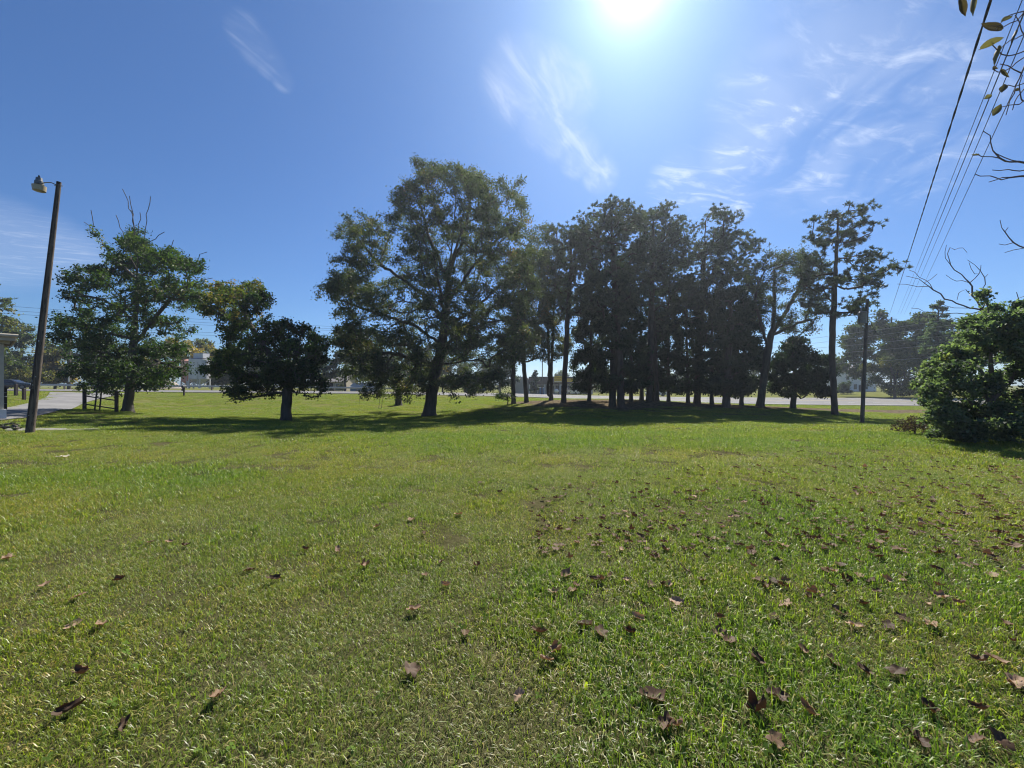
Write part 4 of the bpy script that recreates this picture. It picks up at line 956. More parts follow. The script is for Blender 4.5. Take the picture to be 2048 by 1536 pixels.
# guy wires and stump behind the oak
b = on(757, 41); o = thing('guy_wires', 'pair of thin slanting guy wires anchored in the grass left of the stump', 'wires', b)
for dx in (0, .28):
    MB().tube([(dx, 0, 0), P(769 + dx * 24, 735, 43) - b], .022, 5).build('wire', M['cable'], o, True)
MB().tube([(0, 0, .02), (.3, 0, .02)], .03, 5).build('anchor', M['dark_wood'], o, True)
b = on(719, 42); o = thing('bent_rod', 'thin bent metal rod standing in the grass bank', 'rod', b)
MB().tube([(0, 0, -.05), (0, 0, 1.1), P(733, 790, 43) - b], .022, 5).build('rod', M['black'], o, True)
b = on(797, 45); o = thing('tree_stump', 'short ragged stump on the bank behind the oak', 'stump', b)
MB().tube([(0, 0, -.1), (0, 0, .2), (.02, 0, .8), (.0, 0, 1.5)], [.62, .42, .36, .33], 12).build('trunk', M['bark'], o, True)
for k in range(7):
    a = k / 7 * 6.28; MB().tube([(.3 * math.cos(a), .3 * math.sin(a), 1.2), (.3 * math.cos(a), .3 * math.sin(a), 1.5 + .25 * ((k * 37) % 5) / 4)], [.09, .03], 5).build('splinter', M['bark'], o)

# ------------------------------------------------------------------ silos, heap, buildings
def silo(label, px, d, w_px, top_py, cone_py, paint_, capbox):
    b = on(px, d); k = d / F; r_ = w_px / 2 * k
    o = thing('silo', label, 'silo', b, 0, 'silos across the road')
    zb, zt_ = (EYE - (cone_py - CY) * k) - b[2], (EYE - (top_py - CY) * k) - b[2]
    MB().lathe([(r_, zb), (r_, zb + (zt_ - zb) * .33), (r_ * 1.012, zb + (zt_ - zb) * .335), (r_, zb + (zt_ - zb) * .34), (r_, zb + (zt_ - zb) * .66), (r_ * 1.012, zb + (zt_ - zb) * .665), (r_, zb + (zt_ - zb) * .67), (r_, zt_)], n=28).build('tank', M[paint_], o, True)
    MB().lathe([(r_ * .22, .9), (r_ * .22, 1.0), (r_ * .98, zb - .02)], n=24).build('hopper_cone', M[paint_], o, True)
    MB().lathe([(r_ * 1.01, zt_ + .01), (r_ * .6, zt_ + .25), (.12, zt_ + .4)], n=24).build('roof', M[paint_], o, True)
    for a in (.6, 2.2, 3.8, 5.4):
        x, y = r_ * .95 * math.cos(a), r_ * .95 * math.sin(a)
        MB().box((x, y, zb / 2), (.22, .22, zb)).build('leg', M['white_paint'], o)
        a2 = a + 1.57; x2, y2 = r_ * .95 * math.cos(a2), r_ * .95 * math.sin(a2)
        MB().tube([(x, y, .1), (x2, y2, zb - .3)], .07, 5).build('brace', M['white_paint'], o, True)
        MB().tube([(x, y, zb - .3), (x2, y2, .1)], .07, 5).build('brace', M['white_paint'], o, True)
    if capbox: MB().box((.25 * r_, 0, zt_ + .9), (1.1 * r_, 1.0 * r_, 1.2)).build('vent_box', M['silo_white'], o)
    MB().tube([(r_ * .5, -r_ * .9, .6), (r_ * .5, -r_ * .9, zt_ * .9)], .08, 6).build('pipe', M['grey_metal'], o, True)
    return o
silo('white cylindrical silo on braced legs with a vent box on top', 399, 92, 34, 719, 758, 'silo_white', True)
silo('rusty pink silo just left of the white silo', 375, 95, 20, 722, 762, 'silo_red', False)
# gravel heap
b = on(320, 90); r = np.random.default_rng(5)
gxh, gyh = np.meshgrid(np.linspace(-1, 1, 33), np.linspace(-1, 1, 21))
hz = np.clip(1 - (gxh ** 2 + gyh ** 2), 0, 1) ** .8 * 2.0 * (1 + .25 * np.sin(gxh * 7) * np.cos(gyh * 4 + gxh * 3)) + r.normal(0, .06, gxh.shape) * (gxh ** 2 + gyh ** 2 < .9) - .05
ix = np.arange(gxh.size).reshape(gxh.shape)
heap = link('gravel_heap', mesh_np('gravel_heap', np.stack([gxh.ravel() * 4.6, gyh.ravel() * 3, hz.ravel()], 1), np.stack([ix[:-1, :-1], ix[:-1, 1:], ix[1:, 1:], ix[1:, :-1]], -1).reshape(-1, 4), M['gravel_heap'], None, False), None, b)
tag(heap, 'heap of brown gravel behind the guardrail, left of the silos', 'gravel heap')

def house(name, label, px, d, w, dep, h, roof_h, wallm, roofm, windows, rz=0.0, over=.4, cat='house', door=None, nvent=0, base_z=0.0):
    b = on(px, d); b[2] += base_z
    o = thing(name, label, cat, b, rz)
    MB().box((0, dep / 2, h / 2), (w, dep, h)).build('wall', M[wallm], o)
    mb = MB(); x = w / 2 + over; y0, y1, ym = -over, dep + over, dep / 2
    pr = [(-x, y0, h), (-x, ym, h + roof_h), (-x, y1, h), (-x, y1, h + .12), (-x, ym, h + roof_h + .14), (-x, y0, h + .12)]
    v = np.array(pr + [(x, q[1], q[2]) for q in pr]); n = 6
    mb.add(v, [(0, 1, 4, 5), (1, 2, 3, 4), (n + 5, n + 4, n + 1, n), (n + 4, n + 3, n + 2, n + 1)] + [(j, (j + 1) % n, n + (j + 1) % n, n + j) for j in range(n)])
    rf = mb.build('roof', M[roofm], o)
    MB().add([(-w / 2, .01, h), (-w / 2, dep - .01, h), (-w / 2, ym, h + roof_h - .02), (w / 2, .01, h), (w / 2, dep - .01, h), (w / 2, ym, h + roof_h - .02)], [(0, 2, 1), (3, 4, 5), (0, 3, 5, 2)]).build('gable', M[wallm], o)
    for i in range(nvent):
        MB().box((-w * .3 + i * w * .6 / max(1, nvent - 1), ym - .5, h + roof_h + .12), (.35, .35, .4)).build('roof_vent', M['white_paint'], rf)
    for wx, wz, ww, wh in windows:
        fr_ = MB().box((wx, -.03, wz), (ww + .16, .06, wh + .16)).build('window', M['white_paint'], o)
        MB().box((wx, -.068, wz), (ww, .012, wh)).build('pane', M['glass'], fr_)
    if door: MB().box((door[0], -.04, 1.02), (door[1], .06, 2.0)).build('door', M[door[2]], o)
    return o
house('house', 'low house with a grey shingle roof and white roof vents, left of the oak', 661, 98, 7.2, 8, 2.2, 1.9, 'beige', 'shingle', [(-1.6, 1.3, .9, .9), (1.8, 1.3, .9, .9)], nvent=4, door=(.2, .9, 'dark_wood'), base_z=.1)
house('shed', 'long low building with a bright white roof beside the grey roofed house', 722, 92, 5.2, 6, .7, 1.2, 'grey_metal', 'white_paint', [], cat='shed', base_z=.1)
house('house', 'white two storey house glimpsed behind the right utility pole', 1718, 122, 11, 9, 6.0, 2.4, 'white_paint', 'shingle', [(-3.6, 4.4, 1.0, 1.5), (-1.2, 4.4, 1.0, 1.5), (1.6, 4.4, 1.0, 1.5), (-3.6, 1.5, 1.0, 1.6), (-1.2, 1.5, 1.0, 1.6), (2.2, 1.5, 1.0, 1.6)], door=(.4, 1.0, 'dark_wood'))

# carport at the left edge
b = on(3, 19.5)
cp = thing('carport', 'corner of a tan trimmed carport roof and post at the far left edge', 'carport', b, R(54))
zr = lambda py: EYE - (py - CY) / F * 19.5 - b[2]
MB().box((-3.2, 2.0, zr(676)), (7.2, 5.1, .10)).build('roof_deck', M['shingle'], cp)
for y_ in (-.58, 4.58): MB().box((-3.2, y_, zr(677)), (7.2, .04, .24)).build('fascia', M['tan_trim'], cp)
MB().box((.43, 2.0, zr(678)), (.04, 5.08, .2)).build('fascia', M['tan_trim'], cp)
MB().tube([(-6.8, -.68, zr(671)), (.5, -.68, zr(672))], .085, 10).build('gutter', M['tan_trim'], cp, True)
MB().box((-3.2, 0, zr(684)), (6.9, .12, .16)).build('beam', M['tan_trim'], cp)
for x_, y_ in ((0, 0), (-6.2, 0), (0, 4.2), (-6.2, 4.2)):
    MB().box((x_, y_, zr(688) / 2), (.15, .15, zr(688))).build('post', M['tan_trim'], cp)
    MB().box((x_, y_, .24), (.30, .30, .52)).build('pier', M['white_paint'], cp)

# store with sign
b = on(1030, 112); k = 112 / F
st = thing('store', 'long low store with grey metal side wall and brown front fascia beyond the road', 'store', b)
for i in range(4):
    MB().box((.15 + i * .95, 0, 2.55), (.93, .25, 5.1)).build('wall_panel', M['grey_metal'], st)
MB().box((1.9, 6.3, 2.4), (3.9, 12, 4.8)).build('wall', M['grey_metal'], st)
MB().box((13.4, 6.3, 2.3), (18.8, 10.4, 4.6)).build('hall', M['grey_metal'], st)
MB().box((13.4, 0, 4.0), (18.8, 1.6, 2.2)).build('fascia', M['brown_metal'], st)
for i in range(7):
    wn = MB().box((5.4 + i * 2.5, .96, 1.4), (2.1, .1, 2.3)).build('window', M['alu'], st)
    MB().box((5.4 + i * 2.5, .90, 1.4), (1.9, .03, 2.1)).build('pane', M['glass'], wn)
for i in range(5):
    MB().box((4.2 + i * 4.4, -.5, 1.45), (.3, .3, 2.9)).build('pillar', M['white_paint'], st)
def text(name, body, size, loc, mat, parent, ext=.02):
    c = bpy.data.curves.new(name, 'FONT'); c.body = body; c.size = size; c.extrude = ext; c.align_x = 'CENTER'; c.align_y = 'CENTER'
    c.materials.append(M[mat])
    tmp = bpy.data.objects.new(name, c); C.objects.link(tmp); bpy.context.view_layer.update()
    me = bpy.data.meshes.new_from_object(tmp.evaluated_get(bpy.context.evaluated_depsgraph_get())); bpy.data.objects.remove(tmp)
    o = link(name, me, parent, loc); o.rotation_euler = (R(90), 0, 0)
    return o
bs = MB().box((15.7, -.84, 4.1), (1.9, .08, .95)).build('sign_panel', M['sign_yellow'], st)
text('lettering', 'DOLLAR', .36, (15.7, -.90, 4.32), 'letter_black', bs); text('lettering', 'GENERAL', .34, (15.7, -.90, 3.92), 'letter_black', bs)
b = on(1118, 100)
sg = thing('pole_sign', 'yellow sign with black lettering on a pole in front of the store', 'sign', b)
zs = lambda py: EYE - (py - CY) / F * 100 - b[2]
MB().tube([(0, 0, -.1), (0, 0, zs(763))], .13, 8).build('pole', M['dark_wood'], sg, True)
for nm, y0, y1 in (('top_panel', 752, 757.2), ('main_panel', 757.5, 762.2), ('bottom_strip', 762.5, 764.4)):
    MB().box((-.25, -.02, (zs(y0) + zs(y1)) / 2), (1.95, .25, zs(y0) - zs(y1))).build(nm, M['sign_yellow'], sg)
text('lettering', 'DOLLAR', .50, (-.25, -.17, zs(754.6)), 'letter_black', sg); text('lettering', 'GENERAL', .47, (-.25, -.17, zs(759.9)), 'letter_black', sg)
MB().box((-.25, -.16, zs(763.4)), (1.8, .02, .14)).build('letter_strip', M['white_paint'], sg)
b = on(1085, 98.5); o = thing('drop_box', 'blue cabinet in front of the store, beside the thin pole', 'cabinet', b)
MB().box((-.2, 0, .9), (1.1, .8, 1.6)).build('body', M['blue_metal'], o); MB().box((-.2, 0, 1.78), (1.2, .9, .14), 0, .85).build('lid', M['white_paint'], o)
for sx in (-.6, .2): MB().box((sx, 0, .05), (.1, .7, .1)).build('foot', M['black'], o)
b = on(1113, 97); o = thing('gas_tank', 'small white spherical tank in front of the store', 'tank', b)
MB().lathe([(.02, .35)] + [(.55 * math.sin(a), .9 - .55 * math.cos(a)) for a in np.linspace(.2, 2.95, 10)] + [(.02, 1.46)], n=18).build('tank', M['white_paint'], o, True)
for a in (.5, 2.6, 4.7): MB().tube([(.3 * math.cos(a), .3 * math.sin(a), 0), (.28 * math.cos(a), .28 * math.sin(a), .5)], .04, 6).build('leg', M['steel'], o)

# ------------------------------------------------------------------ cars
def car(name, label, px, d, rz, paint_, suv=True, lift=.08, group='cars on and beyond the road'):
    b = on(px, d, lift); o = thing(name, label, 'car', b, rz, group)
    ln = 4.5; hw = .9
    if suv: st_ = [(-2.25, .45, .80, .80, .80), (-2.18, .32, .95, .98, .84), (-1.2, .28, 1.02, 1.06, .9), (-.95, .28, 1.04, 1.12, .9), (-.3, .28, 1.05, 1.58, .9), (.4, .28, 1.06, 1.66, .9), (1.5, .28, 1.08, 1.62, .9), (1.95, .3, 1.08, 1.30, .88), (2.2, .34, 1.02, 1.06, .84), (2.25, .5, .85, .86, .8)]
    else: st_ = [(-2.25, .45, .70, .70, .80), (-2.18, .30, .80, .82, .84), (-1.2, .25, .90, .93, .9), (-.8, .25, .92, 1.0, .9), (-.1, .25, .92, 1.38, .9), (.6, .25, .93, 1.42, .9), (1.2, .25, .95, 1.30, .9), (1.75, .28, .97, 1.0, .88), (2.2, .32, .92, .94, .84), (2.25, .5, .78, .78, .8)]
    v, f = [], []
    for x, zs_, zw, zr_, w_ in st_:
        tw_ = w_ * (.78 if zr_ - zw > .2 else .95)
        ring = [(x, -w_ * .94, zs_), (x, -w_, zs_ + (zw - zs_) * .5), (x, -w_ * .97, zw), (x, -tw_, zr_ - .03), (x, -tw_ * .8, zr_), (x, tw_ * .8, zr_), (x, tw_, zr_ - .03), (x, w_ * .97, zw), (x, w_, zs_ + (zw - zs_) * .5), (x, w_ * .94, zs_)]
        v += ring
    n = 10
    for i in range(len(st_) - 1):
        for j in range(n): f.append((i * n + j, i * n + (j + 1) % n, (i + 1) * n + (j + 1) % n, (i + 1) * n + j))
    f += [tuple(range(n)), tuple((len(st_) - 1) * n + j for j in range(n - 1, -1, -1))]
    me = bpy.data.meshes.new('body'); me.from_pydata(v, [], f); me.materials.append(M[paint_]); me.update()
    bm = bmesh.new(); bm.from_mesh(me); bmesh.ops.recalc_face_normals(bm, faces=bm.faces); bm.to_mesh(me); bm.free()
    link('body', me, o)
    def glass(i0, i1, side, a=.12, c=.88):
        q = []
        for i in (i0, i1):
            x, zs_, zw, zr_, w_ = st_[i]; tw_ = w_ * (.78 if zr_ - zw > .2 else .95)
            for u in (a, c): q.append((x, side * (w_ * .97 * (1 - u) + tw_ * u + .012), zw * (1 - u) + (zr_ - .03) * u))
        MB().add(q, [(0, 1, 3, 2)]).build('side_window', M['glass'], o)
    for sd_ in (-1, 1):
        glass(3, 4, sd_); glass(4, 5, sd_); glass(5, 6, sd_); glass(6, 7, sd_)
    def cross(i0, i1, nm):
        q = []
        for i, u in ((i0, .1), (i1, .9)):
            pass
        x0, _, _, z0, w0 = st_[i0]; x1, _, _, z1, w1 = st_[i1]; dx = -.012 if i1 > i0 and x0 < 0 else .012
        for s_, ww in ((.12, .66), (.88, .58)):
            q += [(x0 + (x1 - x0) * s_ + dx, -ww, z0 + (z1 - z0) * s_ + .014), (x0 + (x1 - x0) * s_ + dx, ww, z0 + (z1 - z0) * s_ + .014)]
        MB().add(q, [(0, 1, 3, 2)]).build(nm, M['glass'], o)
    cross(3, 4, 'windscreen'); cross(7, 6, 'rear_window')
    for sx in (-1.42, 1.38):
        for sy in (-.82, .82):
            wv = MB(); t2 = MB()
            ry = [(.0, -.11), (.30, -.11), (.34, -.08), (.34, .08), (.30, .11), (0, .11)]
            def cyl(mb, prof):
                tt = np.arange(18) / 18 * 6.2832
                vv = np.array([[sx + r_ * math.cos(a), sy + yy, .34 + r_ * math.sin(a)] for r_, yy in prof for a in tt])
                mb.add(vv, [(i * 18 + j, i * 18 + (j + 1) % 18, (i + 1) * 18 + (j + 1) % 18, (i + 1) * 18 + j) for i in range(len(prof) - 1) for j in range(18)])
            cyl(wv, ry); w0_ = wv.build('wheel', M['rubber'], o, True)
            cyl(t2, [(0.001, -.125), (.20, -.118), (.20, .118), (0.001, .125)]); t2.build('rim', M['alu'], w0_, True)
    for sy in (-.62, .62):
        MB().box((-2.2, sy, .74 if not suv else .86), (.12, .34, .14)).build('headlight', M['lamp_clear'], o)
        MB().box((2.2, sy * 1.1, .82 if not suv else .98), (.1, .24, .2)).build('tail_light', M['lamp_red'], o)
        MB().box((-.75, sy * 1.6, 1.02 if not suv else 1.14), (.14, .16, .12)).build('mirror', M[paint_], o)
    MB().box((-2.25, 0, .5), (.06, 1.1, .2)).build('grille', M['black'], o)
    MB().box((-2.24, 0, .36), (.1, 1.6, .1)).build('bumper', M['black'], o); MB().box((2.24, 0, .45), (.1, 1.6, .14)).build('bumper', M['black'], o)
    return o
car('passing_car', 'silver grey estate car driving along the road behind the oak', 950, 79, R(30), 'car_grey')
car('parked_car', 'white car parked in front of the store, right of the yellow sign', 1150, 104, R(-60), 'car_white')
car('passing_car', 'white car on the road glimpsed through the middle of the grove', 1312, 86, R(-15), 'car_white', False)
car('passing_car', 'dark car with a bright nose behind the bollards at the far left', 28, 56, R(200), 'car_dark', False)

# ------------------------------------------------------------------ grass and fallen leaves
def grass_mat():
    m, t, o = new_mat('grass blades')
    tint_ = attr(t, 'tint')
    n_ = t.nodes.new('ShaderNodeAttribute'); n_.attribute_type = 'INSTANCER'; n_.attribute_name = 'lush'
    lush_sun_ = n_.outputs['Fac']  # lush growth plus the painted sunlit band
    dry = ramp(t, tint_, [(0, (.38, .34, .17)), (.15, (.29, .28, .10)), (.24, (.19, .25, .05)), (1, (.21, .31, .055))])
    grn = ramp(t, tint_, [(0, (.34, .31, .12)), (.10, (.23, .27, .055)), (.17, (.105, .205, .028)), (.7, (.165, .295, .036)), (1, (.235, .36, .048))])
    col = mixc(t, lush_sun_, dry, grn)
    v_ = attr(t, 'vary')
    col = mixc(t, v_, mixc(t, 1.0, col, (.40, .41, .44), 'MULTIPLY'), mixc(t, 1.0, col, (1.36, 1.24, 1.22), 'MULTIPLY'))
    col = mixc(t, noise(t, .35, 4, .6, None, .38, .66), col, mixc(t, 1.0, col, (1.25, 1.08, .8), 'MULTIPLY'))
    d = t.nodes.new('ShaderNodeBsdfDiffuse'); t.links.new(col, d.inputs[0])
    tr = t.nodes.new('ShaderNodeBsdfTranslucent'); t.links.new(mixc(t, 1.0, col, (1.3, 1.35, .5), 'MULTIPLY'), tr.inputs[0])
    mx = t.nodes.new('ShaderNodeMixShader'); mx.inputs[0].default_value = .5
    t.links.new(d.outputs[0], mx.inputs[1]); t.links.new(tr.outputs[0], mx.inputs[2])
    g = t.nodes.new('ShaderNodeBsdfGlossy'); g.inputs['Roughness'].default_value = .42
    m2 = t.nodes.new('ShaderNodeMixShader'); m2.inputs[0].default_value = .034
    t.links.new(mx.outputs[0], m2.inputs[1]); t.links.new(g.outputs[0], m2.inputs[2]); t.links.new(m2.outputs[0], o.inputs[0])
    return m
M['grass'] = grass_mat()
M['clover'] = leaf_mat('clover', [(0, (.07, .13, .03)), (1, (.12, .19, .04))], .35, .0)
def grass_patch(name, size, n, ln, wd, lean, seed, clover=0, straw=.0):
    r = np.random.default_rng(seed)
    x, y = r.uniform(-size / 2, size / 2, (2, n))
    # ragged outline so neighbouring patches knit together
    keep = np.maximum(np.abs(x), np.abs(y)) < size * .5 * r.uniform(.7, 1.05, n)
    x, y = x[keep], y[keep]; n = len(x)
    l_ = ln * r.lognormal(0, .32, n); w_ = wd * r.uniform(.7, 1.3, n)
    a = r.uniform(0, 2 * math.pi, n); le = np.clip(np.abs(r.normal(lean, .32, n)), 0, 1.35)
    ti = r.random(n)
    flat = ti < .16
    le = np.where(flat, r.uniform(1.1, 1.5, n), le)
    dx, dy = np.cos(a), np.sin(a)
    sx, sy = -dy, dx
    z0 = np.where(flat, r.uniform(.002, .018, n), 0)
    def at(s, bend):
        h = l_ * s; th = le * bend
        return np.stack([x + dx * h * np.sin(th), y + dy * h * np.sin(th), z0 + h * np.cos(th)], 1)
    p0, p1, p2 = at(0, 0), at(.55, .6), at(1, 1.0)
    sd = np.stack([sx, sy, np.zeros(n)], 1) * w_[:, None] * .5
    V = np.stack([p0 - sd, p0 + sd, p1 + sd * .9, p1 - sd * .9, p2], 1).reshape(-1, 3)
    i = np.arange(n)[:, None] * 5
    Q = i + np.array([0, 1, 2, 3]); T = i + np.array([3, 2, 4])
    tt = np.repeat(ti, 5)
    if clover:
        c = r.uniform(-size * .45, size * .45, (clover, 2)); b0 = len(V); vs, fs = [], []
        for k in range(clover):
            h = r.uniform(.015, .035); rr = r.uniform(.006, .013); a0 = r.uniform(0, 6.28)
            sl_ = r.normal(0, .45, 2)
            for q in range(3):
                aq = a0 + q * 2.09; ux, uy = math.cos(aq), math.sin(aq); e = len(vs) + b0
                for (f_, s_) in ((0, 0), (1, -.75), (1.7, 0), (1, .75)):
                    ox, oy = rr * (ux * f_ - uy * s_), rr * (uy * f_ + ux * s_); vs.append((c[k, 0] + ox, c[k, 1] + oy, h + .25 * rr * abs(s_) + ox * sl_[0] + oy * sl_[1]))
                fs.append([e, e + 1, e + 2, e + 3])
        V = np.vstack([V, vs]); Q = np.vstack([Q, fs]); tt = np.concatenate([tt, np.full(len(vs), 1.0)])
    me = mesh_np(name, V, [Q, T], M['grass'], {'tint': tt, 'vary': np.concatenate([np.repeat(r.random(n), 5), np.full(len(V) - 5 * n, .6)])})
    if clover:
        me.materials.append(M['clover']); mi = np.zeros(len(me.polygons), np.int32); mi[n:n + 3 * clover] = 1; me.polygons.foreach_set('material_index', mi)
    return bpy.data.objects.new(name, me)
patches = bpy.data.collections.new('grass_patches')
PT = [('turf', .5, 1050, .032, .0030, .75, 0), ('turf', .5, 1080, .030, .0028, .9, 0), ('turf', .5, 960, .038, .0032, .7, 6),          # 0-2 short turf
      ('lush', .5, 760, .050, .0044, .65, 8), ('lush', .5, 700, .060, .0050, .7, 14), ('lush', .5, 860, .043, .0040, .7, 20),          # 3-5 rank green
      ('thatch', .5, 1150, .030, .0026, 1.05, 0), ('thatch', .5, 1000, .042, .0026, 1.0, 0),                                            # 6-7 dry thatch
      ('wide', 1.3, 1300, .045, .0095, .75, 0), ('wide', 1.3, 1300, .052, .0105, .7, 0)]                                              # 8-9 for farther off
for i, (nm, sz, n, ln, wd, le, cv) in enumerate(PT):
    patches.objects.link(grass_patch('grass_patch_%02d' % i, sz, n, ln, wd, le, 300 + i, cv))
def gauss(x, y, lst):
    o = np.zeros(len(x))
    for px, py, sx, sy, w in lst:
        h = hit(px, py); o += w * np.exp(-((x - h[0]) / sx) ** 2 - ((y - h[1]) / sy) ** 2)
    return o
LUSH_SUNLIT = [(120, 960, 2.2, .55, 1.0), (330, 945, 1.6, .5, .7), (420, 960, 1.3, .6, .5), (1090, 1175, .35, .4, 1.1), (1330, 1330, .5, .55, 1.2), (1480, 1300, .35, .5, .8), (1420, 1480, .45, .3, 1.0), (1750, 1450, .9, .4, .8), (1950, 1200, .8, .5, .8), (1560, 1020, .8, .7, .6),
        (1300, 878, 6, 2.2, 1.1), (1700, 876, 5, 2.2, 1.1), (1000, 880, 4, 1.8, .7), (700, 1130, .9, .5, .35), (1500, 1130, 1.4, .9, .35)]  # far band below the grove: sunlight painted in as greener, yellower grass
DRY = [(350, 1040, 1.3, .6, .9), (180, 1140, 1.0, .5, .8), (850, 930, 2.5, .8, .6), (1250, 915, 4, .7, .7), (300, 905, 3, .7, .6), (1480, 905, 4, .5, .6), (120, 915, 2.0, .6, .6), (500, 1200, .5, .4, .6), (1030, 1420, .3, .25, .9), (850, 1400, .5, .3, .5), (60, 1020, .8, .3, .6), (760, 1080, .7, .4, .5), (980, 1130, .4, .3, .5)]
def lush_and_sunlit(x, y):
    return np.clip(.47 + .20 * vnoise(x, y, .55, 21) + .13 * vnoise(x, y, 2.2, 22) + gauss(x, y, LUSH_SUNLIT) * .75 - gauss(x, y, DRY) * .5, 0, 1)
gp, gpick, grot, gsc, glush_sun = [], [], [], [], []
rr = np.random.default_rng(77)
def scatter(d0, d1, sp, kinds, s0, umax=1.42):
    ys = np.arange(d0, d1, sp)
    for y0 in ys:
        w_ = umax * (y0 + sp) + .4
        xs = np.arange(-w_, w_, sp)
        x = xs + rr.uniform(-.5, .5, len(xs)) * sp; y = y0 + rr.uniform(0, 1, len(xs)) * sp
        ok = ~in_poly(x, y, road_poly) & ~in_poly(x, y, drive_poly) & ~(in_poly(x, y, strip_poly) & (rr.random(len(x)) < .55))
        ok &= dirt_amount(x, y) < rr.uniform(.2, .75, len(x))
        ne_y = np.interp(x, NE[:, 0], NE[:, 1]); ok &= y < ne_y - .5
        x, y = x[ok], y[ok]
        if not len(x): continue
        lu = lush_and_sunlit(x, y); q = rr.random(len(x))
        if kinds == 'near':
            pk = np.where(lu + (q - .5) * .9 > .78, 3 + rr.integers(0, 3, len(x)), np.where(lu + (q - .5) * .7 < .24, 6 + rr.integers(0, 2, len(x)), rr.integers(0, 3, len(x))))
        else: pk = 8 + rr.integers(0, 2, len(x))
        gp.append(np.stack([x, y, ground(x, y) - .004], 1)); gpick.append(pk); glush_sun.append(lu)
        grot.append(np.stack([np.zeros(len(x)), np.zeros(len(x)), rr.uniform(0, 6.28, len(x))], 1)); gsc.append(rr.uniform(.85, 1.2, len(x)) * s0)
scatter(1.0, 7.0, .22, 'near', 1.0)
scatter(7.0, 15.0, .34, 'near', 1.25)
scatter(15.0, 34.0, .75, 'far', 1.0)
scatter(34.0, 60.0, 1.0, 'far', 1.25, 1.36)
gp, gpick, grot, gsc, glush_sun = map(np.concatenate, (gp, gpick, grot, gsc, glush_sun))
gme = bpy.data.meshes.new('lawn_grass')
gme.vertices.add(len(gp)); gme.vertices.foreach_set('co', gp.astype(np.float32).ravel())
for nm, ty, v in (('pick', 'INT', gpick.astype(np.int32)), ('size', 'FLOAT', gsc.astype(np.float32)), ('lush', 'FLOAT', glush_sun.astype(np.float32))):
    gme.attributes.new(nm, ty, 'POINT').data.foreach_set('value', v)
gme.attributes.new('turn', 'FLOAT_VECTOR', 'POINT').data.foreach_set('vector', grot.astype(np.float32).ravel())
gme.materials.append(M['grass'])
go = link('lawn_grass', gme); go['kind'] = 'stuff'
ng = bpy.data.node_groups.new('grass_scatter', 'GeometryNodeTree')
ng.interface.new_socket('Geometry', in_out='INPUT', socket_type='NodeSocketGeometry'); ng.interface.new_socket('Geometry', in_out='OUTPUT', socket_type='NodeSocketGeometry')
gi, gout = ng.nodes.new('NodeGroupInput'), ng.nodes.new('NodeGroupOutput')
ci = ng.nodes.new('GeometryNodeCollectionInfo'); ci.inputs['Collection'].default_value = patches; ci.inputs['Separate Children'].default_value = True; ci.inputs['Reset Children'].default_value = True
iop = ng.nodes.new('GeometryNodeInstanceOnPoints'); iop.inputs['Pick Instance'].default_value = True
def named(nm, ty):
    n = ng.nodes.new('GeometryNodeInputNamedAttribute'); n.data_type = ty; n.inputs['Name'].default_value = nm
    return next(o_ for o_ in n.outputs if o_.enabled and o_.name == 'Attribute')
e2r = ng.nodes.new('FunctionNodeEulerToRotation')
ng.links.new(named('turn', 'FLOAT_VECTOR'), e2r.inputs[0])
ng.links.new(gi.outputs[0], iop.inputs['Points']); ng.links.new(ci.outputs[0], iop.inputs['Instance'])
ng.links.new(named('pick', 'INT'), iop.inputs['Instance Index']); ng.links.new(e2r.outputs[0], iop.inputs['Rotation']); ng.links.new(named('size', 'FLOAT'), iop.inputs['Scale'])
ng.links.new(iop.outputs[0], gout.inputs[0])
md = go.modifiers.new('scatter', 'NODES'); md.node_group = ng

# fallen leaves: crumpled five-lobed sheets, each its own object
def dead_leaf_mat():
    m, t, o = new_mat('dead leaf')
    inf = t.nodes.new('ShaderNodeObjectInfo')
    col = ramp(t, inf.outputs['Random'], [(0, (.072, .044, .027)), (.45, (.15, .096, .058)), (.75, (.29, .195, .122)), (1, (.43, .31, .21))])
    tc_n = t.nodes.new('ShaderNodeTexCoord').outputs['Object']
    col = mixc(t, noise(t, 60, 3, .6, tc_n, .35, .65), col, mixc(t, 1.0, col, (.6, .55, .52), 'MULTIPLY'))
    d = t.nodes.new('ShaderNodeBsdfDiffuse'); t.links.new(col, d.inputs[0])
    tr = t.nodes.new('ShaderNodeBsdfTranslucent'); t.links.new(mixc(t, 1.0, col, (1.2, .8, .5), 'MULTIPLY'), tr.inputs[0])
    mx = t.nodes.new('ShaderNodeMixShader'); mx.inputs[0].default_value = .14
    t.links.new(d.outputs[0], mx.inputs[1]); t.links.new(tr.outputs[0], mx.inputs[2])
    g = t.nodes.new('ShaderNodeBsdfGlossy'); g.inputs['Roughness'].default_value = .6
    m2 = t.nodes.new('ShaderNodeMixShader'); m2.inputs[0].default_value = .02
    t.links.new(mx.outputs[0], m2.inputs[1]); t.links.new(g.outputs[0], m2.inputs[2]); t.links.new(m2.outputs[0], o.inputs[0])
    return m
M['dead_leaf'] = dead_leaf_mat()
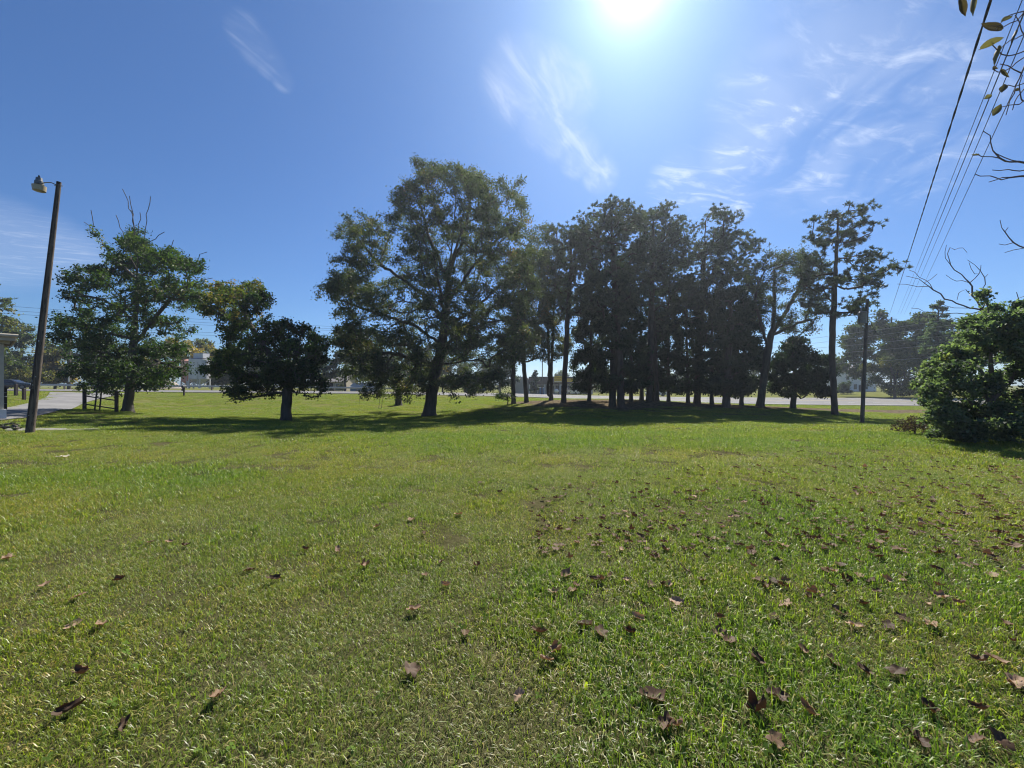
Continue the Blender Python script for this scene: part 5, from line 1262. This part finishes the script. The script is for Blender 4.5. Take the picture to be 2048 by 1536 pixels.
def leaf_mesh(seed, curl, crumple, mat='dead_leaf', lobes=5):
    r = random.Random(seed); na, nr = 20, 3
    v = [(0, 0, 0)]; ax = r.uniform(0, 3.14); ph = [r.uniform(0, 6.28) for _ in range(4)]
    for i in range(1, nr + 1):
        for j in range(na):
            a = j / na * 2 * math.pi
            rad = .5 * (.58 + .34 * abs(math.cos(a * lobes / 2 + ph[0] * .15)) ** .8 + .10 * math.sin(a * 2 + ph[1]) + .06 * math.sin(a * 7 + ph[2])) * (1.12 if abs(a - math.pi / 2) < .5 else 1) * i / nr
            v.append((rad * math.cos(a), rad * math.sin(a), 0))
    q = []
    for x, y, z in v:
        u, w = x * math.cos(ax) + y * math.sin(ax), -x * math.sin(ax) + y * math.cos(ax)
        th = u * curl
        u2 = math.sin(th) / curl; z = (1 - math.cos(th)) / curl * (1 if abs(th) < 2.2 else .9)
        z += .5 * curl * .35 * w * w
        z += crumple * (math.sin(x * 11 + ph[0]) * math.cos(y * 9 + ph[1]) + .6 * math.sin(x * 21 + ph[2]) * math.sin(y * 19 + ph[3])) * (abs(x) + abs(y))
        q.append((u2 * math.cos(ax) - w * math.sin(ax), u2 * math.sin(ax) + w * math.cos(ax), z))
    f3 = [(0, 1 + j, 1 + (j + 1) % na) for j in range(na)]
    f4 = [(1 + i * na + j, 1 + (i + 1) * na + j, 1 + (i + 1) * na + (j + 1) % na, 1 + i * na + (j + 1) % na) for i in range(nr - 1) for j in range(na)]
    zmin = min(p_[2] for p_ in q)
    return mesh_np('dead_leaf', np.array([(x, y, z - zmin) for x, y, z in q]), [np.array(f3), np.array(f4)], M[mat], {'tint': np.full(len(q), r.random())}, True)
LV = [('tightly curled', leaf_mesh(1, 5.2, .12)), ('tightly curled', leaf_mesh(2, 5.8, .16)), ('cupped', leaf_mesh(3, 3.4, .16)), ('cupped', leaf_mesh(4, 3.8, .22)), ('crumpled', leaf_mesh(5, 3.0, .34)), ('crumpled', leaf_mesh(6, 4.4, .30)), ('half open', leaf_mesh(7, 1.9, .18)), ('spread out', leaf_mesh(8, .9, .16))]
LEAVES = [(1131, 1159), (1374, 1151), (1335, 1185), (1352, 1222), (1571, 1217), (1278, 1248), (1202, 1279), (1260, 1285), (1441, 1253), (1548, 1252), (1458, 1296), (1441, 1282), (1516, 1334), (1554, 1409), (1516, 1457), (1306, 1421), (1333, 1470), (1352, 1486), (1550, 1530), (1171, 1274), (1111, 1317), (1079, 1277), (1106, 1199), (1145, 1197), (1140, 1122), (1237, 1070), (1256, 1081), (1299, 1064), (1342, 1067), (1537, 1079), (1502, 1110), (1412, 1127), (1405, 1176), (1533, 1187), (1566, 1180), (1625, 1192), (1617, 1211), (1644, 1209), (1677, 1243), (1663, 1152), (1608, 1313), (1663, 1347), (1039, 1419), (1092, 1354),
          (1754, 1191), (1694, 1178), (1773, 1170), (1726, 1218), (1710, 1264), (1777, 1262), (1807, 1253), (1862, 1273), (1856, 1216), (1919, 1221), (1881, 1205), (1792, 1359), (1729, 1359), (1963, 1346), (1993, 1341), (1960, 1447), (1862, 1444), (2027, 1381), (2036, 1403), (2027, 1296), (2014, 1259), (1618, 1447), (1837, 1531), (1954, 1528), (2001, 1526),
          (137, 1459), (437, 1414), (243, 1469), (164, 1355), (202, 1266), (147, 1271), (239, 1170), (157, 1211), (89, 1189), (547, 1170), (497, 1151), (612, 1107), (675, 1110), (15, 1122), (338, 1096), (301, 1093), (371, 1100), (755, 1062), (822, 1047), (848, 1075), (917, 1037), (882, 1137), (955, 1147), (893, 1184), (730, 1145), (850, 1160), (828, 1231), (930, 1283), (823, 1368), (1000, 990), (960, 968)]
rl = random.Random(5)
NEARLY = {4: ('pale star shaped dead leaf lying open, largest in the leaf strewn right half', 7, 1.15), 0: ('pale dead leaf bridging a tuft of rank grass near the middle of the lawn', 2, 1.15), 69: ('long folded tan leaf at the bottom left corner of the lawn', 1, 1.15), 70: ('rough brown curled leaf standing in the grass at lower left', 0, 1.15), 75: ('dark boat shaped leaf alone on the left lawn', 0, 1.1), 14: ('big crumpled brown leaf in rank grass at the bottom, right of the middle', 5, 1.3), 15: ('wide dark folded leaf at the bottom, left of the big crumpled one', 2, 1.3), 12: ('dark upright leaf wedged in the brightest tuft of green grass', 1, 1.2), 13: ('tan crumpled leaf just above the big crumpled brown one', 4, 1.1), 68: ('cut off tan leaf at the very bottom edge of the right half', 4, 1.0)}
spots = [(px, py, None) for px, py in LEAVES]
while len(spots) < 340:
    py = 935 + 250 * rl.random() ** 1.2
    px = 2050 - 900 * rl.random() ** 1.35
    if py < 1000 and px < 1350: continue
    spots.append((px, py, 1))
MARKS = [(160, 'light pole'), (330, 'dead topped tree'), (480, 'silos'), (700, 'maple'), (950, 'oak'), (1150, 'slim trunks'), (1275, 'rounded pine'), (1350, 'flat topped pine'), (1460, 'broadest pine'), (1560, 'forked oak'), (1630, 'round cedar'), (1700, 'lone pine'), (1775, 'utility pole'), (1860, 'dead shrub'), (1950, 'vine mass edge'), (9999, 'vine mass centre')]
ROWS = [(945, 'far down the lawn'), (985, 'in the distant lawn'), (1025, 'at upper mid distance'), (1075, 'at mid distance'), (1130, 'at lower mid distance'), (1195, 'in the nearer lawn'), (1260, 'in the near lawn'), (1340, 'close to the viewer'), (1430, 'just above the bottom edge'), (9999, 'at the bottom edge')]
def zone(px, py):
    return '%s, below the %s' % (next(t_ for y_, t_ in ROWS if py < y_), next(t_ for x_, t_ in MARKS if px < x_))
seen = {}
for i, (px, py, rand_) in enumerate(spots):
    h = hit(px, py)
    kind_, me = LV[rl.randrange(8)] if rl.random() < .8 else LV[rl.randrange(4)]
    sz = rl.uniform(.072, .112) if not rand_ else rl.uniform(.065, .11)
    lab = '%s dead leaf %s' % (kind_, zone(px, py))
    if lab in seen:
        for alt in range(8):
            k2 = LV[alt]; l2 = '%s dead leaf %s' % (k2[0], zone(px, py))
            if l2 not in seen: kind_, me, lab = k2[0], k2[1], l2; break
    if lab in seen and rand_: continue
    seen[lab] = 1
    if i in NEARLY: lab, k_, f_ = NEARLY[i]; me = LV[k_][1]; sz = .10 * f_
    o = link('dead_leaf', me, None, (h[0], h[1], h[2] + rl.uniform(.024, .04)))
    o.scale = (sz * 1.1, sz * rl.uniform(.75, 1.1), sz * rl.uniform(.55, 1.0))
    o.rotation_euler = (rl.gauss(0, .2), rl.gauss(0, .2), rl.uniform(0, 6.28))
    tag(o, lab, 'leaf', 'dead leaves scattered on the lawn')
# beyond the leaves one can pick out: the far, tiny ones as one litter
vs, f4s, f3s, ts, n0 = [], [], [], [], 0
rl2 = np.random.default_rng(55)
LVN = []
for _, me in LV:
    co = np.zeros(len(me.vertices) * 3, np.float32); me.vertices.foreach_get('co', co)
    LVN.append((co.reshape(-1, 3), [tuple(p_.vertices) for p_ in me.polygons]))
fs4, fs3 = [], []
k = 0
while k < 650:
    py = 905 + 210 * rl2.random() ** 1.1; px = 2060 - 1000 * rl2.random() ** 1.25
    if py < 960 and px < 1250: continue
    h = hit(px, py); co, pf = LVN[rl2.integers(0, 8)]
    sz = rl2.uniform(.05, .09); a = rl2.uniform(0, 6.28)
    c, s_ = math.cos(a) * sz, math.sin(a) * sz
    q = np.stack([co[:, 0] * c - co[:, 1] * s_ + h[0], co[:, 0] * s_ + co[:, 1] * c + h[1], co[:, 2] * sz * rl2.uniform(.6, 1.0) + h[2] + .036], 1)
    vs.append(q)
    fs4 += [[i + n0 for i in f] for f in pf if len(f) == 4]; fs3 += [[i + n0 for i in f] for f in pf if len(f) == 3]
    n0 += len(q); k += 1
lit = link('leaf_litter', mesh_np('leaf_litter', np.vstack(vs), [np.array(fs4), np.array(fs3)], M['dead_leaf'], None, True)); lit['kind'] = 'stuff'
M['fresh_leaf'] = leaf_mat('fresh yellow leaf', [(0, (.42, .50, .02)), (1, (.55, .60, .03))], .55)
h = hit(1172, 1390)
o = link('fresh_leaf', leaf_mesh(31, 1.2, .05, 'fresh_leaf', 2), None, (h[0], h[1], h[2] + .015)); o.scale = (.05, .028, .03); o.rotation_euler = (R(75), 0, R(80)); o.rotation_euler = (0, R(-75), R(85))
tag(o, 'bright yellow green leaf standing upright in the grass near the bottom middle', 'leaf')
h = hit(126, 915)
o = link('paper_scrap', leaf_mesh(33, .9, .2, 'tan_trim', 3), None, (h[0], h[1], h[2] + .02)); o.scale = (.30, .18, .10)
tag(o, 'pale flattened scrap lying in the dry grass below the light pole', 'scrap')
